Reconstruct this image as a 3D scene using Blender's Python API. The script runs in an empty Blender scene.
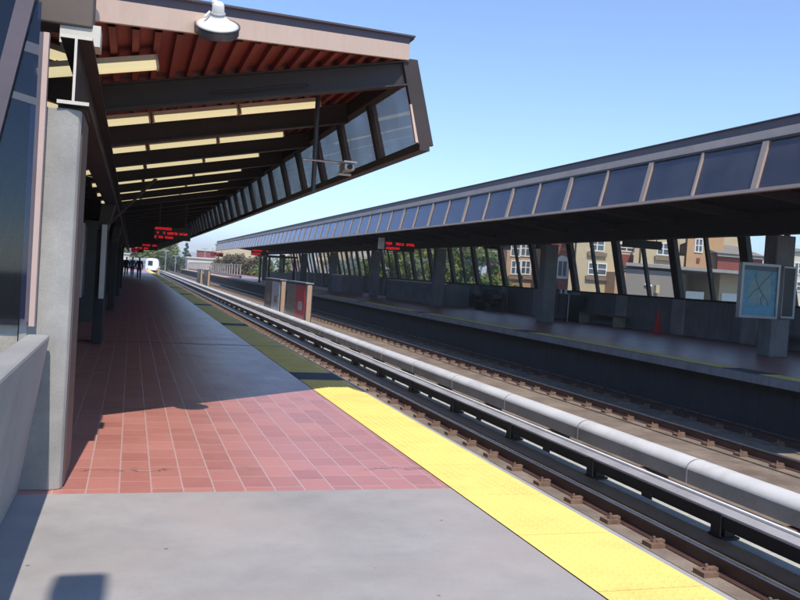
import bpy, math, random
from mathutils import Vector, Matrix
random.seed(7)
scene = bpy.context.scene
col = scene.collection
R_ = math.radians

# ------------------------------------------------------------------ camera
EYE = 1.5
FPX, VP, ROLL = 850.0, (132.0, 260.0), 3.2
_Y = Vector(((VP[0]-400)/FPX, (VP[1]-300)/FPX, 1.0)).normalized()
_r = R_(ROLL)
_U = Vector((math.sin(_r), -math.cos(_r), 0.0)); _U = (_U - _Y*_U.dot(_Y)).normalized()
_X = _Y.cross(_U)
if _X[0] < 0: _X = -_X

def _ray(u, v):
    c = Vector(((u-400)/FPX, (v-300)/FPX, 1.0))
    return Vector((_X.dot(c), _Y.dot(c), _U.dot(c)))
def at(u, v, y):
    r = _ray(u, v); r = r*(y/r.y); return Vector((r.x, r.y, r.z+EYE))

cam_d = bpy.data.cameras.new('camera'); cam = bpy.data.objects.new('camera', cam_d); col.objects.link(cam)
cam_d.sensor_width = 36; cam_d.lens = 36*FPX/800; cam_d.clip_end = 9000; cam_d.clip_start = 0.05
m = Matrix(((_X[0], -_X[1], -_X[2], 0), (_Y[0], -_Y[1], -_Y[2], 0), (_U[0], -_U[1], -_U[2], EYE), (0, 0, 0, 1)))
cam.matrix_world = m
scene.camera = cam

# ------------------------------------------------------------------ light
SUN_E, SUN_AZ = 57.0, 3.4
w = bpy.data.worlds.new('World'); scene.world = w; w.use_nodes = True
nt = w.node_tree; nt.nodes.clear()
sky = nt.nodes.new('ShaderNodeTexSky'); sky.sky_type = 'NISHITA'; sky.sun_disc = False
sky.sun_elevation = R_(SUN_E); sky.sun_rotation = R_(180+SUN_AZ)
sky.air_density = 0.75; sky.dust_density = 0.0; sky.ozone_density = 3.6; sky.altitude = 20
bg = nt.nodes.new('ShaderNodeBackground'); bg.inputs['Strength'].default_value = 0.15
wo = nt.nodes.new('ShaderNodeOutputWorld')
tn = nt.nodes.new('ShaderNodeMix'); tn.data_type = 'RGBA'; tn.blend_type = 'MULTIPLY'; tn.inputs[0].default_value = 1.0
tn.inputs[7].default_value = (.97, 1.03, 1.08, 1); nt.links.new(sky.outputs[0], tn.inputs[6])
nt.links.new(tn.outputs[2], bg.inputs[0]); nt.links.new(bg.outputs[0], wo.inputs[0])
sd = bpy.data.lights.new('sun', 'SUN'); sd.energy = 3.3; sd.angle = R_(0.4); sd.color = (1.0, 0.915, 0.80)
sun = bpy.data.objects.new('sun', sd); col.objects.link(sun)
az, el = R_(SUN_AZ), R_(SUN_E)
sundir = Vector((math.sin(az)*math.cos(el), math.cos(az)*math.cos(el), -math.sin(el)))
sun.rotation_euler = sundir.to_track_quat('-Z', 'Y').to_euler(); sun.location = (-3, -30, 40)
scene.view_settings.view_transform = 'Standard'; scene.view_settings.look = 'None'
scene.view_settings.exposure = 0.66; scene.view_settings.gamma = 1.0
scene.view_settings.use_curve_mapping = False
scene.cycles.max_bounces = 8; scene.cycles.transparent_max_bounces = 24
scene.cycles.use_denoising = True

# ------------------------------------------------------------------ materials
def new_mat(name):
    mt = bpy.data.materials.new(name); mt.use_nodes = True
    n = mt.node_tree.nodes; l = mt.node_tree.links
    return mt, n, l, n['Principled BSDF']
def N(n, t, **kw):
    nd = n.new(t)
    for k, v in kw.items():
        if k in nd.inputs.keys(): nd.inputs[k].default_value = v
        else: setattr(nd, k, v)
    return nd
def mixrgb(n, l, fac, a, b, mode='MIX'):
    mx = n.new('ShaderNodeMix'); mx.data_type = 'RGBA'; mx.blend_type = mode
    for idx, val in ((0, fac), (6, a), (7, b)):
        if hasattr(val, 'links'): l.new(val, mx.inputs[idx])
        elif isinstance(val, (int, float)): mx.inputs[idx].default_value = val
        else: mx.inputs[idx].default_value = (*val, 1) if len(val) == 3 else val
    return mx.outputs[2]
def ramp(n, l, src, p0, p1, c0=(0, 0, 0, 1), c1=(1, 1, 1, 1)):
    r = n.new('ShaderNodeValToRGB'); r.color_ramp.elements[0].position = p0; r.color_ramp.elements[1].position = p1
    r.color_ramp.elements[0].color = c0; r.color_ramp.elements[1].color = c1
    l.new(src, r.inputs[0]); return r.outputs[0]
def pos(n): return n.new('ShaderNodeNewGeometry').outputs['Position']

def surf(name, c, rough=.6, var=.18, scale=3.0, fine=40.0, bump=.0, metal=0.0, stain=None, stain_amt=0, spec=.5, streak=False):
    """paint / concrete / metal with broad and fine variation and optional stains"""
    mt, n, l, b = new_mat(name)
    P = pos(n)
    n1 = N(n, 'ShaderNodeTexNoise', Scale=scale, Detail=5.0, Roughness=.6); l.new(P, n1.inputs['Vector'])
    n2 = N(n, 'ShaderNodeTexNoise', Scale=fine, Detail=3.0, Roughness=.7); l.new(P, n2.inputs['Vector'])
    lo = tuple(x*(1-var) for x in c); hi = tuple(min(1, x*(1+var)) for x in c)
    base = mixrgb(n, l, ramp(n, l, n1.outputs[0], .3, .7), lo, hi)
    base = mixrgb(n, l, ramp(n, l, n2.outputs[0], .35, .75), base, mixrgb(n, l, 1.0, base, (1-var*.8,)*3, 'MULTIPLY'))
    if stain_amt:
        mp = n.new('ShaderNodeMapping'); l.new(P, mp.inputs['Vector'])
        mp.inputs['Scale'].default_value = (6, 6, .5) if streak else (1, 1, 1)
        n3 = N(n, 'ShaderNodeTexNoise', Scale=1.3, Detail=6.0, Roughness=.65); l.new(mp.outputs[0], n3.inputs['Vector'])
        f = ramp(n, l, n3.outputs[0], .5, .68, c1=(stain_amt,)*3+(1,))
        base = mixrgb(n, l, f, base, stain)
    l.new(base, b.inputs['Base Color'])
    b.inputs['Metallic'].default_value = metal; b.inputs['Specular IOR Level'].default_value = spec
    rr = n.new('ShaderNodeMapRange'); l.new(n1.outputs[0], rr.inputs[0])
    rr.inputs[3].default_value = max(.05, rough-.12); rr.inputs[4].default_value = min(1, rough+.12); l.new(rr.outputs[0], b.inputs['Roughness'])
    if bump:
        bp = N(n, 'ShaderNodeBump', Strength=bump, Distance=.01); l.new(n2.outputs[0], bp.inputs['Height']); l.new(bp.outputs[0], b.inputs['Normal'])
    return mt

def glass(name, tint, refl=(.9, .95, 1), dirt=.0, f0=.035):
    mt, n, l, b = new_mat(name); n.remove(b)
    tr = N(n, 'ShaderNodeBsdfTransparent', Color=(*tint, 1)); gl = N(n, 'ShaderNodeBsdfGlossy', Color=(*refl, 1), Roughness=.04)
    lw = N(n, 'ShaderNodeLayerWeight', Blend=.5)
    pw = n.new('ShaderNodeMath'); pw.operation = 'POWER'; l.new(lw.outputs['Facing'], pw.inputs[0]); pw.inputs[1].default_value = 5.0
    fr = n.new('ShaderNodeMapRange'); l.new(pw.outputs[0], fr.inputs[0]); fr.inputs[3].default_value = f0; fr.inputs[4].default_value = .9
    mx = n.new('ShaderNodeMixShader'); l.new(fr.outputs[0], mx.inputs[0]); l.new(tr.outputs[0], mx.inputs[1]); l.new(gl.outputs[0], mx.inputs[2])
    out = mx.outputs[0]
    if dirt:
        df = N(n, 'ShaderNodeBsdfDiffuse', Color=(.35, .36, .4, 1))
        no = N(n, 'ShaderNodeTexNoise', Scale=1.4, Detail=5.0); l.new(pos(n), no.inputs['Vector'])
        f = ramp(n, l, no.outputs[0], .25, .85, (dirt*.5,)*3+(1,), (dirt*1.5,)*3+(1,))
        m2 = n.new('ShaderNodeMixShader'); l.new(f, m2.inputs[0]); l.new(out, m2.inputs[1]); l.new(df.outputs[0], m2.inputs[2]); out = m2.outputs[0]
    l.new(out, n['Material Output'].inputs[0]); return mt

def emit(name, c, s):
    mt, n, l, b = new_mat(name)
    b.inputs['Base Color'].default_value = (*[x*.6 for x in c], 1); b.inputs['Emission Color'].default_value = (*c, 1); b.inputs['Emission Strength'].default_value = s
    return mt

def tile_mat(name='quarry_tile', dim=1.0):
    mt, n, l, b = new_mat(name)
    P = pos(n); sp = n.new('ShaderNodeSeparateXYZ'); l.new(P, sp.inputs[0])
    cb = n.new('ShaderNodeCombineXYZ'); l.new(sp.outputs[1], cb.inputs[0]); l.new(sp.outputs[0], cb.inputs[1])
    br = N(n, 'ShaderNodeTexBrick', Scale=1.0); l.new(cb.outputs[0], br.inputs['Vector'])
    br.inputs['Brick Width'].default_value = .305; br.inputs['Row Height'].default_value = .203
    br.inputs['Mortar Size'].default_value = .0055; br.inputs['Mortar Smooth'].default_value = .3; br.offset = .37; br.offset_frequency = 3; br.squash = 1.0
    br.inputs['Color1'].default_value = (.38, .135, .108, 1); br.inputs['Color2'].default_value = (.52, .205, .168, 1); br.inputs['Bias'].default_value = -.1
    br.inputs['Mortar'].default_value = (.50, .39, .36, 1)
    n1 = N(n, 'ShaderNodeTexNoise', Scale=1.1, Detail=6.0, Roughness=.65); l.new(P, n1.inputs['Vector'])
    n2 = N(n, 'ShaderNodeTexNoise', Scale=22.0, Detail=4.0); l.new(P, n2.inputs['Vector'])
    c = mixrgb(n, l, ramp(n, l, n2.outputs[0], .3, .75, c1=(.22, .22, .22, 1)), br.outputs[0], (.54, .27, .235))
    # worn pale walking line and grimy blotches
    c = mixrgb(n, l, ramp(n, l, n1.outputs[0], .35, .75, c1=(.35,)*3+(1,)), c, (.58, .285, .25))
    n3 = N(n, 'ShaderNodeTexNoise', Scale=.9, Detail=8.0, Roughness=.75, Distortion=.6); l.new(P, n3.inputs['Vector'])
    c = mixrgb(n, l, ramp(n, l, n3.outputs[0], .60, .70, c1=(.65,)*3+(1,)), c, (.20, .10, .085))
    # old repair crack and soot smear near the edge of the tiles
    yy = n.new('ShaderNodeMath'); yy.operation = 'SUBTRACT'; l.new(sp.outputs[1], yy.inputs[0]); yy.inputs[1].default_value = 6.32
    n4 = N(n, 'ShaderNodeTexNoise', Scale=3.2, Detail=6.0, Roughness=.7); l.new(P, n4.inputs['Vector'])
    w1 = n.new('ShaderNodeMath'); w1.operation = 'MULTIPLY_ADD'; l.new(n4.outputs[0], w1.inputs[0]); w1.inputs[1].default_value = .5; l.new(yy.outputs[0], w1.inputs[2])
    w2 = n.new('ShaderNodeMath'); w2.operation = 'SUBTRACT'; l.new(w1.outputs[0], w2.inputs[0]); w2.inputs[1].default_value = .25
    w3 = n.new('ShaderNodeMath'); w3.operation = 'ABSOLUTE'; l.new(w2.outputs[0], w3.inputs[0])
    n5 = N(n, 'ShaderNodeTexNoise', Scale=1.7, Detail=4.0, Roughness=.6); l.new(P, n5.inputs['Vector'])
    f1 = ramp(n, l, w3.outputs[0], .006, .016, (1, 1, 1, 1), (0, 0, 0, 1)); f2 = ramp(n, l, n5.outputs[0], .47, .53)
    fm = n.new('ShaderNodeMath'); fm.operation = 'MULTIPLY'; l.new(f1, fm.inputs[0]); l.new(f2, fm.inputs[1])
    c = mixrgb(n, l, fm.outputs[0], c, (.13, .075, .065))
    f3 = ramp(n, l, w3.outputs[0], .03, .10, (.6, .6, .6, 1), (0, 0, 0, 1)); f4 = ramp(n, l, n5.outputs[0], .55, .64)
    fn = n.new('ShaderNodeMath'); fn.operation = 'MULTIPLY'; l.new(f3, fn.inputs[0]); l.new(f4, fn.inputs[1])
    c = mixrgb(n, l, fn.outputs[0], c, (.19, .12, .105))
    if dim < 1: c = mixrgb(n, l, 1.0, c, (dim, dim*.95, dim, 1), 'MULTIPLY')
    l.new(c, b.inputs['Base Color'])
    rr = n.new('ShaderNodeMapRange'); l.new(n1.outputs[0], rr.inputs[0]); rr.inputs[3].default_value = .24; rr.inputs[4].default_value = .46
    l.new(rr.outputs[0], b.inputs['Roughness'])
    bp = N(n, 'ShaderNodeBump', Strength=.35, Distance=.004); bp.invert = True; l.new(br.outputs['Fac'], bp.inputs['Height']); l.new(bp.outputs[0], b.inputs['Normal'])
    return mt

def crack_concrete(name, c):
    mt, n, l, b = new_mat(name)
    P = pos(n)
    n1 = N(n, 'ShaderNodeTexNoise', Scale=1.2, Detail=7.0, Roughness=.65); l.new(P, n1.inputs['Vector'])
    n2 = N(n, 'ShaderNodeTexNoise', Scale=130.0, Detail=2.0); l.new(P, n2.inputs['Vector'])
    n6 = N(n, 'ShaderNodeTexNoise', Scale=.55, Detail=3.0); l.new(P, n6.inputs['Vector'])
    n3 = N(n, 'ShaderNodeTexNoise', Scale=5.0, Detail=6.0, Roughness=.7); l.new(P, n3.inputs['Vector'])
    a = mixrgb(n, l, ramp(n, l, n1.outputs[0], .3, .72), tuple(x*.80 for x in c), tuple(x*1.12 for x in c))
    a = mixrgb(n, l, ramp(n, l, n3.outputs[0], .45, .75, c1=(.35,)*3+(1,)), a, tuple(x*.7 for x in c))
    a = mixrgb(n, l, ramp(n, l, n2.outputs[0], .5, .8, c1=(.4,)*3+(1,)), a, tuple(x*.55 for x in c))
    a = mixrgb(n, l, ramp(n, l, n6.outputs[0], .45, .62, c1=(.5,)*3+(1,)), a, tuple(x*y for x, y in zip(c, (1.12, 1.0, .95))))
    v = N(n, 'ShaderNodeTexVoronoi', Scale=3.4); l.new(P, v.inputs['Vector'])
    a = mixrgb(n, l, ramp(n, l, v.outputs['Distance'], .03, .05, (.75,)*3+(1,), (0, 0, 0, 1)), a, (.1, .095, .09))
    l.new(a, b.inputs['Base Color']); b.inputs['Roughness'].default_value = .88
    bp = N(n, 'ShaderNodeBump', Strength=.25, Distance=.004); l.new(n2.outputs[0], bp.inputs['Height']); l.new(bp.outputs[0], b.inputs['Normal'])
    return mt

def leaf_mat(name, c1, c2):
    mt, n, l, b = new_mat(name)
    oi = N(n, 'ShaderNodeTexNoise', Scale=.9, Detail=3.0); l.new(pos(n), oi.inputs['Vector'])
    c = mixrgb(n, l, ramp(n, l, oi.outputs[0], .35, .65), c1, c2); l.new(c, b.inputs['Base Color']); b.inputs['Roughness'].default_value = .6
    tl = n.new('ShaderNodeBsdfTranslucent'); l.new(c, tl.inputs[0])
    mx = n.new('ShaderNodeMixShader'); mx.inputs[0].default_value = .3; l.new(b.outputs[0], mx.inputs[1]); l.new(tl.outputs[0], mx.inputs[2])
    l.new(mx.outputs[0], n['Material Output'].inputs[0]); return mt

M = {}
M['tile'] = tile_mat()
M['tile_shaded'] = tile_mat('shaded_quarry_tile', .8)  # same tile, dimmed to carry the shade under the opposite canopy
M['apron'] = crack_concrete('apron_concrete', (.345, .33, .32))
M['bedc'] = surf('trackbed_concrete', (.235, .185, .145), .9, .28, 2.0, 30, .3, stain=(.12, .085, .06), stain_amt=.7)
M['invert'] = surf('drain_concrete', (.47, .475, .43), .9, .22, 2.5, 60, .3, stain=(.25, .24, .22), stain_amt=.5)
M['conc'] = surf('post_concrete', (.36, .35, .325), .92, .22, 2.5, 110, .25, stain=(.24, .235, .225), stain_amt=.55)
M['rough_conc'] = surf('parapet_concrete', (.30, .295, .285), .9, .15, 1.6, 60, .3, stain=(.3, .29, .28), stain_amt=.4)
M['board_conc'] = surf('board_marked_concrete', (.40, .37, .32), .9, .2, 3, 30, .4, stain=(.24, .22, .19), stain_amt=.6, streak=True)
M['dark_conc'] = surf('shade_darkened_concrete', (.040, .038, .042), .9, .2, 1.6, 30, .3, stain=(.022, .02, .024), stain_amt=.7, streak=True)  # base darkened to carry deep shade, darker streaks over it
M['wall_conc'] = surf('windbreak_concrete', (.27, .27, .28), .85, .2, 1.2, 30, .3, stain=(.17, .17, .18), stain_amt=.7, streak=True)
M['grimy_conc'] = surf('grimy_column_concrete', (.22, .22, .23), .85, .18, 1.5, 30, .2, stain=(.13, .13, .14), stain_amt=.6, streak=True)
M['pilaster'] = surf('pilaster_concrete', (.42, .41, .40), .85, .15, 1.5, 30, .2)
M['coping'] = surf('coping_concrete', (.36, .35, .34), .9, .15, 2, 40, .2, stain=(.28, .27, .26), stain_amt=.5)
M['yellow'] = surf('tactile_yellow', (.94, .67, .195), .8, .06, 3.0, 25, .0, spec=.12, stain=(.62, .47, .15), stain_amt=.45)
def seams(mt, pitch, wd, colr):
    n, l = mt.node_tree.nodes, mt.node_tree.links; b = n['Principled BSDF']
    src = b.inputs['Base Color'].links[0].from_socket
    sp = n.new('ShaderNodeSeparateXYZ'); l.new(pos(n), sp.inputs[0])
    md = n.new('ShaderNodeMath'); md.operation = 'FLOORED_MODULO'; l.new(sp.outputs[1], md.inputs[0]); md.inputs[1].default_value = pitch
    lt_ = n.new('ShaderNodeMath'); lt_.operation = 'LESS_THAN'; l.new(md.outputs[0], lt_.inputs[0]); lt_.inputs[1].default_value = wd
    ml = n.new('ShaderNodeMath'); ml.operation = 'MULTIPLY'; l.new(lt_.outputs[0], ml.inputs[0]); ml.inputs[1].default_value = .75
    l.new(mixrgb(n, l, ml.outputs[0], src, colr), b.inputs['Base Color'])
seams(M['yellow'], .915, .006, (.28, .21, .07))
M['pad'] = surf('dark_tactile_pad', (.06, .058, .075), .6, .2)
M['bronze'] = surf('bronze_steel_paint', (.048, .037, .036), .5, .15, 2, 20, spec=.35)
M['slab'] = surf('brown_fascia_paint', (.115, .088, .072), .6, .1, 2, 40)
M['beige'] = surf('beige_fascia_paint', (.62, .46, .37), .6, .06, 1.0, 20, stain=(.50, .37, .30), stain_amt=.4, streak=True)
M['fasc2'] = surf('lightened_fascia_paint', (.70, .53, .43), .65, .1, .8, 20, stain=(.5, .38, .31), stain_amt=.5)  # beige lifted in colour to make up for sky-only light on this side
M['pink'] = surf('jamb_paint', (.50, .36, .31), .55, .06)
M['pale_steel'] = surf('pale_steel_paint', (.62, .58, .50), .6, .08)  # pale colour for the girder end faces and the packing plate
M['flash'] = surf('roof_flashing', (.105, .085, .105), .55, .12)
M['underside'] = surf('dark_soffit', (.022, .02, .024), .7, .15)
M['red'] = surf('red_oxide_deck', (.235, .040, .026), .6, .2, 2, 12, stain=(.16, .04, .03), stain_amt=.5)
M['roof'] = surf('roof_gravel', (.30, .29, .27), .95, .2, 2, 60)
M['rust'] = surf('rail_rust', (.085, .042, .032), .55, .25, 4, 40, .2)
M['clip'] = surf('rusty_clip', (.20, .125, .085), .75, .25, 6, 60, .2)
M['railtop'] = surf('polished_rail', (.36, .34, .33), .28, .1, 4, 40, metal=.9)
M['black'] = surf('black_cover', (.012, .011, .012), .5, .2)
M['greycov'] = surf('grey_cover_board', (.36, .35, .355), .5, .12, 1.5, 20, stain=(.2, .19, .19), stain_amt=.5)
M['white'] = surf('white_fibreglass', (.66, .65, .635), .45, .08, 1.2, 18, stain=(.42, .39, .36), stain_amt=.55)
M['skirt'] = surf('shaded_skirt', (.27, .255, .245), .6, .15, 2, 20, stain=(.17, .14, .12), stain_amt=.6)  # darker grey paints in the shade of the upright sides, stain patches over it
M['whitepaint'] = surf('white_paint', (.78, .77, .74), .45, .06)
M['alum'] = surf('brushed_aluminium', (.42, .42, .43), .4, .1, 5, 60, metal=.6)
M['steel'] = surf('dark_steel', (.05, .05, .055), .45, .15)
M['lampglow'] = emit('fluorescent_tube', (1.0, .87, .50), .42)
M['lamphouse'] = surf('lamp_housing', (.62, .52, .38), .5, .08)
M['tint'] = glass('smoked_glass', (.74, .72, .70), refl=(.86, .92, 1), dirt=.34, f0=.05)
M['tint_dark'] = glass('navy_smoked_glass', (.42, .42, .50), refl=(.78, .82, 1), dirt=.13, f0=.06)
M['mull'] = surf('dull_brown_frame_paint', (.36, .285, .245), .6, .1, 2, 20)
M['clear'] = glass('clear_glass', (.93, .94, .92))
M['bluegl'] = glass('blue_tinted_glass', (.40, .44, .60), dirt=.008)
M['darkgl'] = surf('navy_panel', (.010, .011, .024), .6, .2, spec=.2)
M['led'] = emit('red_led', (1.0, .015, .03), .8)
M['mapblue'] = surf('map_print', (.15, .38, .54), .4, .16, 5, 22)
M['mapland'] = surf('map_land_print', (.24, .40, .44), .4, .12, 8, 40)
M['mapline'] = surf('map_route_ink', (.10, .14, .20), .4, .05)
M['lens'] = surf('lamp_lens', (.085, .095, .115), .3, .15)
M['cone'] = surf('orange_plastic', (.75, .045, .03), .5, .06)
M['wood'] = surf('bench_wood', (.14, .10, .075), .6, .25, 5, 40)
M['ground'] = surf('city_ground', (.16, .15, .13), .95, .3, .05, 2)
M['asphalt'] = surf('asphalt', (.06, .06, .06), .9, .2, .5, 20)
M['hill'] = surf('hill_scrub', (.13, .16, .17), .95, .2, .004, .05)
M['posterred'] = surf('poster_red', (.42, .025, .045), .35, .1)
M['posterdark'] = surf('poster_photo_dark', (.07, .065, .07), .35, .6, 6, 14)
M['postergrey'] = surf('poster_photo_grey', (.20, .19, .17), .35, .7, 5, 9)
M['posterblue'] = surf('poster_pale_blue', (.42, .46, .52), .35, .45, 4, 8)
M['boardend'] = surf('board_end_paint', (.42, .29, .20), .6, .08)

# ------------------------------------------------------------------ mesh builder
class MB:
    def __init__(s): s.v = []; s.f = []; s.mi = []; s.sm = []
    def add(s, vs, fs, mi=0, smooth=False):
        o = len(s.v); s.v += [Vector(p) for p in vs]
        for f in fs: s.f.append([o+i for i in f]); s.mi.append(mi); s.sm.append(smooth)
        return s
    def hexa(s, p, mi=0):   # 4 bottom + 4 top
        return s.add(p, [(3, 2, 1, 0), (4, 5, 6, 7), (0, 1, 5, 4), (1, 2, 6, 5), (2, 3, 7, 6), (3, 0, 4, 7)], mi)
    def box(s, x0, x1, y0, y1, z0, z1, mi=0):
        return s.hexa([(x0, y0, z0), (x1, y0, z0), (x1, y1, z0), (x0, y1, z0), (x0, y0, z1), (x1, y0, z1), (x1, y1, z1), (x0, y1, z1)], mi)
    def prism_y(s, prof, y0, y1, mi=0, smooth=False, caps=True, mis=None):   # prof: list of (x,z), extruded along y
        k = len(prof); vs = [(x, y0, z) for x, z in prof]+[(x, y1, z) for x, z in prof]
        for i in range(k):
            j = (i+1) % k
            s.add([vs[i], vs[j], vs[j+k], vs[i+k]], [(0, 1, 2, 3)], mis[i] if mis else mi, smooth)
        if caps: s.add(vs[:k], [tuple(range(k))[::-1]], mi); s.add(vs[k:], [tuple(range(k))], mi)
        return s
    def prism_x(s, prof, x0, x1, mi=0):    # prof: list of (y,z)
        k = len(prof); vs = [(x0, y, z) for y, z in prof]+[(x1, y, z) for y, z in prof]
        fs = [(i, (i+1) % k, (i+1) % k+k, i+k) for i in range(k)]+[tuple(range(k))[::-1], tuple(range(k, 2*k))]
        return s.add(vs, fs, mi)
    def prism_z(s, prof, z0, z1, mi=0):
        k = len(prof); vs = [(x, y, z0) for x, y in prof]+[(x, y, z1) for x, y in prof]
        fs = [(i, (i+1) % k, (i+1) % k+k, i+k) for i in range(k)]+[tuple(range(k))[::-1], tuple(range(k, 2*k))]
        return s.add(vs, fs, mi)
    def tube(s, p0, p1, r, n=10, r1=None, mi=0):
        p0 = Vector(p0); p1 = Vector(p1); r1 = r if r1 is None else r1
        d = (p1-p0).normalized(); a = d.orthogonal().normalized(); b = d.cross(a)
        vs = []
        for p, q in ((p0, r), (p1, r1)):
            for i in range(n):
                t = 2*math.pi*i/n; vs.append(p+(a*math.cos(t)+b*math.sin(t))*q)
        o = len(s.v)
        s.add(vs, [(i, (i+1) % n, (i+1) % n+n, i+n) for i in range(n)], mi, True)
        s.add(vs[:n], [tuple(range(n))[::-1]], mi); s.add(vs[n:], [tuple(range(n))], mi)
        return s
    def lathe(s, prof, c=(0, 0, 0), n=20, mi=0, smooth=True):   # prof (r,z)
        c = Vector(c); vs = []
        for r, z in prof:
            for i in range(n):
                t = 2*math.pi*i/n; vs.append(c+Vector((r*math.cos(t), r*math.sin(t), z)))
        fs = []
        for k in range(len(prof)-1):
            for i in range(n): fs.append((k*n+i, k*n+(i+1) % n, (k+1)*n+(i+1) % n, (k+1)*n+i))
        return s.add(vs, fs, mi, smooth)
    def build(s, name, mats, parent=None, local=False):
        """parent given: the points are world points unless local=True"""
        me = bpy.data.meshes.new(name); o = bpy.data.objects.new(name, me); col.objects.link(o)
        if parent is not None:
            off = Vector((0, 0, 0))
            if not local:
                p = parent
                while p is not None: off += p.location; p = p.parent
        else:
            lo = [min(p[i] for p in s.v) for i in range(3)]; hi = [max(p[i] for p in s.v) for i in range(3)]
            off = Vector(((lo[0]+hi[0])/2, (lo[1]+hi[1])/2, lo[2]))
            if local: off = Vector((0, 0, 0))
            o.location = off
        me.from_pydata([tuple(p-off) for p in s.v], [], s.f)
        if not isinstance(mats, (list, tuple)): mats = [mats]
        for mt in mats: me.materials.append(mt)
        me.polygons.foreach_set('material_index', s.mi); me.polygons.foreach_set('use_smooth', s.sm)
        me.update()
        if parent is not None: o.parent = parent
        return o
def tag(o, label=None, cat=None, group=None, kind=None):
    if label: o['label'] = label
    if cat: o['category'] = cat
    if group: o['group'] = group
    if kind: o['kind'] = kind
    return o
def thing(name, loc, label, cat, group=None):
    o = bpy.data.objects.new(name, None); o.empty_display_size = .2; col.objects.link(o); o.location = loc
    return tag(o, label, cat, group)
def struct(name, mb, mt): return tag(mb.build(name, mt), kind='structure')
def copy_tree(o, parent=None):
    c = o.copy(); col.objects.link(c)
    if parent is not None: c.parent = parent
    for ch in list(o.children): copy_tree(ch, c)
    return c
def bevel(o, wdt, seg=2):
    b = o.modifiers.new('bevel', 'BEVEL'); b.width = wdt; b.segments = seg; b.limit_method = 'ANGLE'; b.angle_limit = R_(40); return o
ORD = 'first second third fourth fifth sixth seventh eighth ninth tenth eleventh twelfth thirteenth fourteenth fifteenth sixteenth seventeenth eighteenth nineteenth twentieth'.split()
TENS = ['', '', 'twenty', 'thirty', 'forty', 'fifty', 'sixty']
def ordn(i):
    if i < 20: return ORD[i]
    t, u = divmod(i+1, 10)
    if u == 0: return {2: 'twentieth', 3: 'thirtieth', 4: 'fortieth', 5: 'fiftieth'}[t]
    return TENS[t]+'-'+ORD[u-1]

YEND = 108.0     # far end of both canopies

# ------------------------------------------------------------------ ground, viaduct, platforms
struct('ground', MB().add([(-4000, -300, -5), (4000, -300, -5), (4000, 6000, -5), (-4000, 6000, -5)], [(0, 1, 2, 3)]), M['ground'])
struct('track_bed', MB().box(2.35, 12.4, -12, 420, -1.75, -1.2), M['bedc'])
struct('drain_channel', MB().box(6.46, 6.90, -12, 420, -1.2, -1.190), M['invert'])
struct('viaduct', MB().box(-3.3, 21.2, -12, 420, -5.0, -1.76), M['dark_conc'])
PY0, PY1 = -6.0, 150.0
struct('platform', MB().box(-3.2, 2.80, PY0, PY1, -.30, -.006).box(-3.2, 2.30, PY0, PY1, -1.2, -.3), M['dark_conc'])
struct('platform_coping', MB().box(2.80, 2.965, PY0, PY1, -.22, -.001), M['coping'])
struct('tile_paving', MB().add([(-3.2, 5.69, 0), (2.285, 5.69, 0), (2.285, PY1, 0), (-3.2, PY1, 0)], [(0, 1, 2, 3)]), M['tile'])
struct('concrete_paving', MB().add([(-.72, PY0, 0), (2.285, PY0, 0), (2.285, 5.69, 0), (-.72, 5.69, 0)], [(0, 1, 2, 3)]), M['apron'])
tac = MB().add([(2.29, PY0, .004), (2.915, PY0, .004), (2.915, PY1, .004), (2.29, PY1, .004)], [(0, 1, 2, 3)])
def domes(mb, x0, x1, y0, y1, z, step=.0585, mi=0):
    nx = int((x1-x0)/step); ny = int((y1-y0)/step)
    for j in range(ny):
        for i in range(nx):
            x = x0+(i+.5)*(x1-x0)/nx; y = y0+(j+.5)*step
            vs = []
            for r, h in ((.0125, 0), (.0065, .0052)):
                for k in range(6): vs.append((x+r*math.cos(k*1.0472), y+r*math.sin(k*1.0472), z+h))
            mb.add(vs, [(k, (k+1) % 6, (k+1) % 6+6, k+6) for k in range(6)]+[(6, 7, 8, 9, 10, 11)], mi)
domes(tac, 2.31, 2.895, 3.0, 16.0, .004)
struct('tactile_strip', tac, M['yellow'])
pads = MB(); y = 11.55
for k in range(9):
    pads.box(2.29, 2.93, y, y+.78, .0045, .010)
    for q in range(8): pads.box(2.31, 2.91, y+.05+q*.09, y+.085+q*.09, .010, .016)
    y += 10.25
struct('door_marking', pads, M['pad'])
ej = MB()
for k in range(6): ej.add([(-3.2, 16.1+k*20.4, .003), (2.284, 16.4+k*20.4, .003), (2.284, 16.46+k*20.4, .003), (-3.2, 16.16+k*20.4, .003)], [(0, 1, 2, 3)])
ej.add([(2.284, 16.40, .0085), (2.94, 16.44, .0085), (2.94, 16.50, .0085), (2.284, 16.46, .0085)], [(0, 1, 2, 3)])
struct('expansion_joint', ej, M['black'])
# opposite platform
XE = 12.05; PZ = 230.0
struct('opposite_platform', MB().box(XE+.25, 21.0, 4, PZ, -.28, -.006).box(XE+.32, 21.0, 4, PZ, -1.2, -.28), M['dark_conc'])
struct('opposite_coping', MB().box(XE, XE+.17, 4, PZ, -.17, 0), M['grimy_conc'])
struct('opposite_paving', MB().add([(XE+.68, 4, .001), (20.9, 4, .001), (20.9, PZ, .001), (XE+.68, PZ, .001)], [(0, 1, 2, 3)]), M['tile_shaded'])
op = MB().add([(XE+.172, 4, .002), (XE+.68, 4, .002), (XE+.68, PZ, .002), (XE+.172, PZ, .002)], [(0, 1, 2, 3)])
struct('opposite_tactile_strip', op, M['yellow'])
pads = MB(); y = 14.2
for k in range(9): pads.box(XE+.172, XE+.70, y, y+1.1, .0025, .009); y += 10.6
struct('opposite_door_marking', pads, M['pad'])

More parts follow.
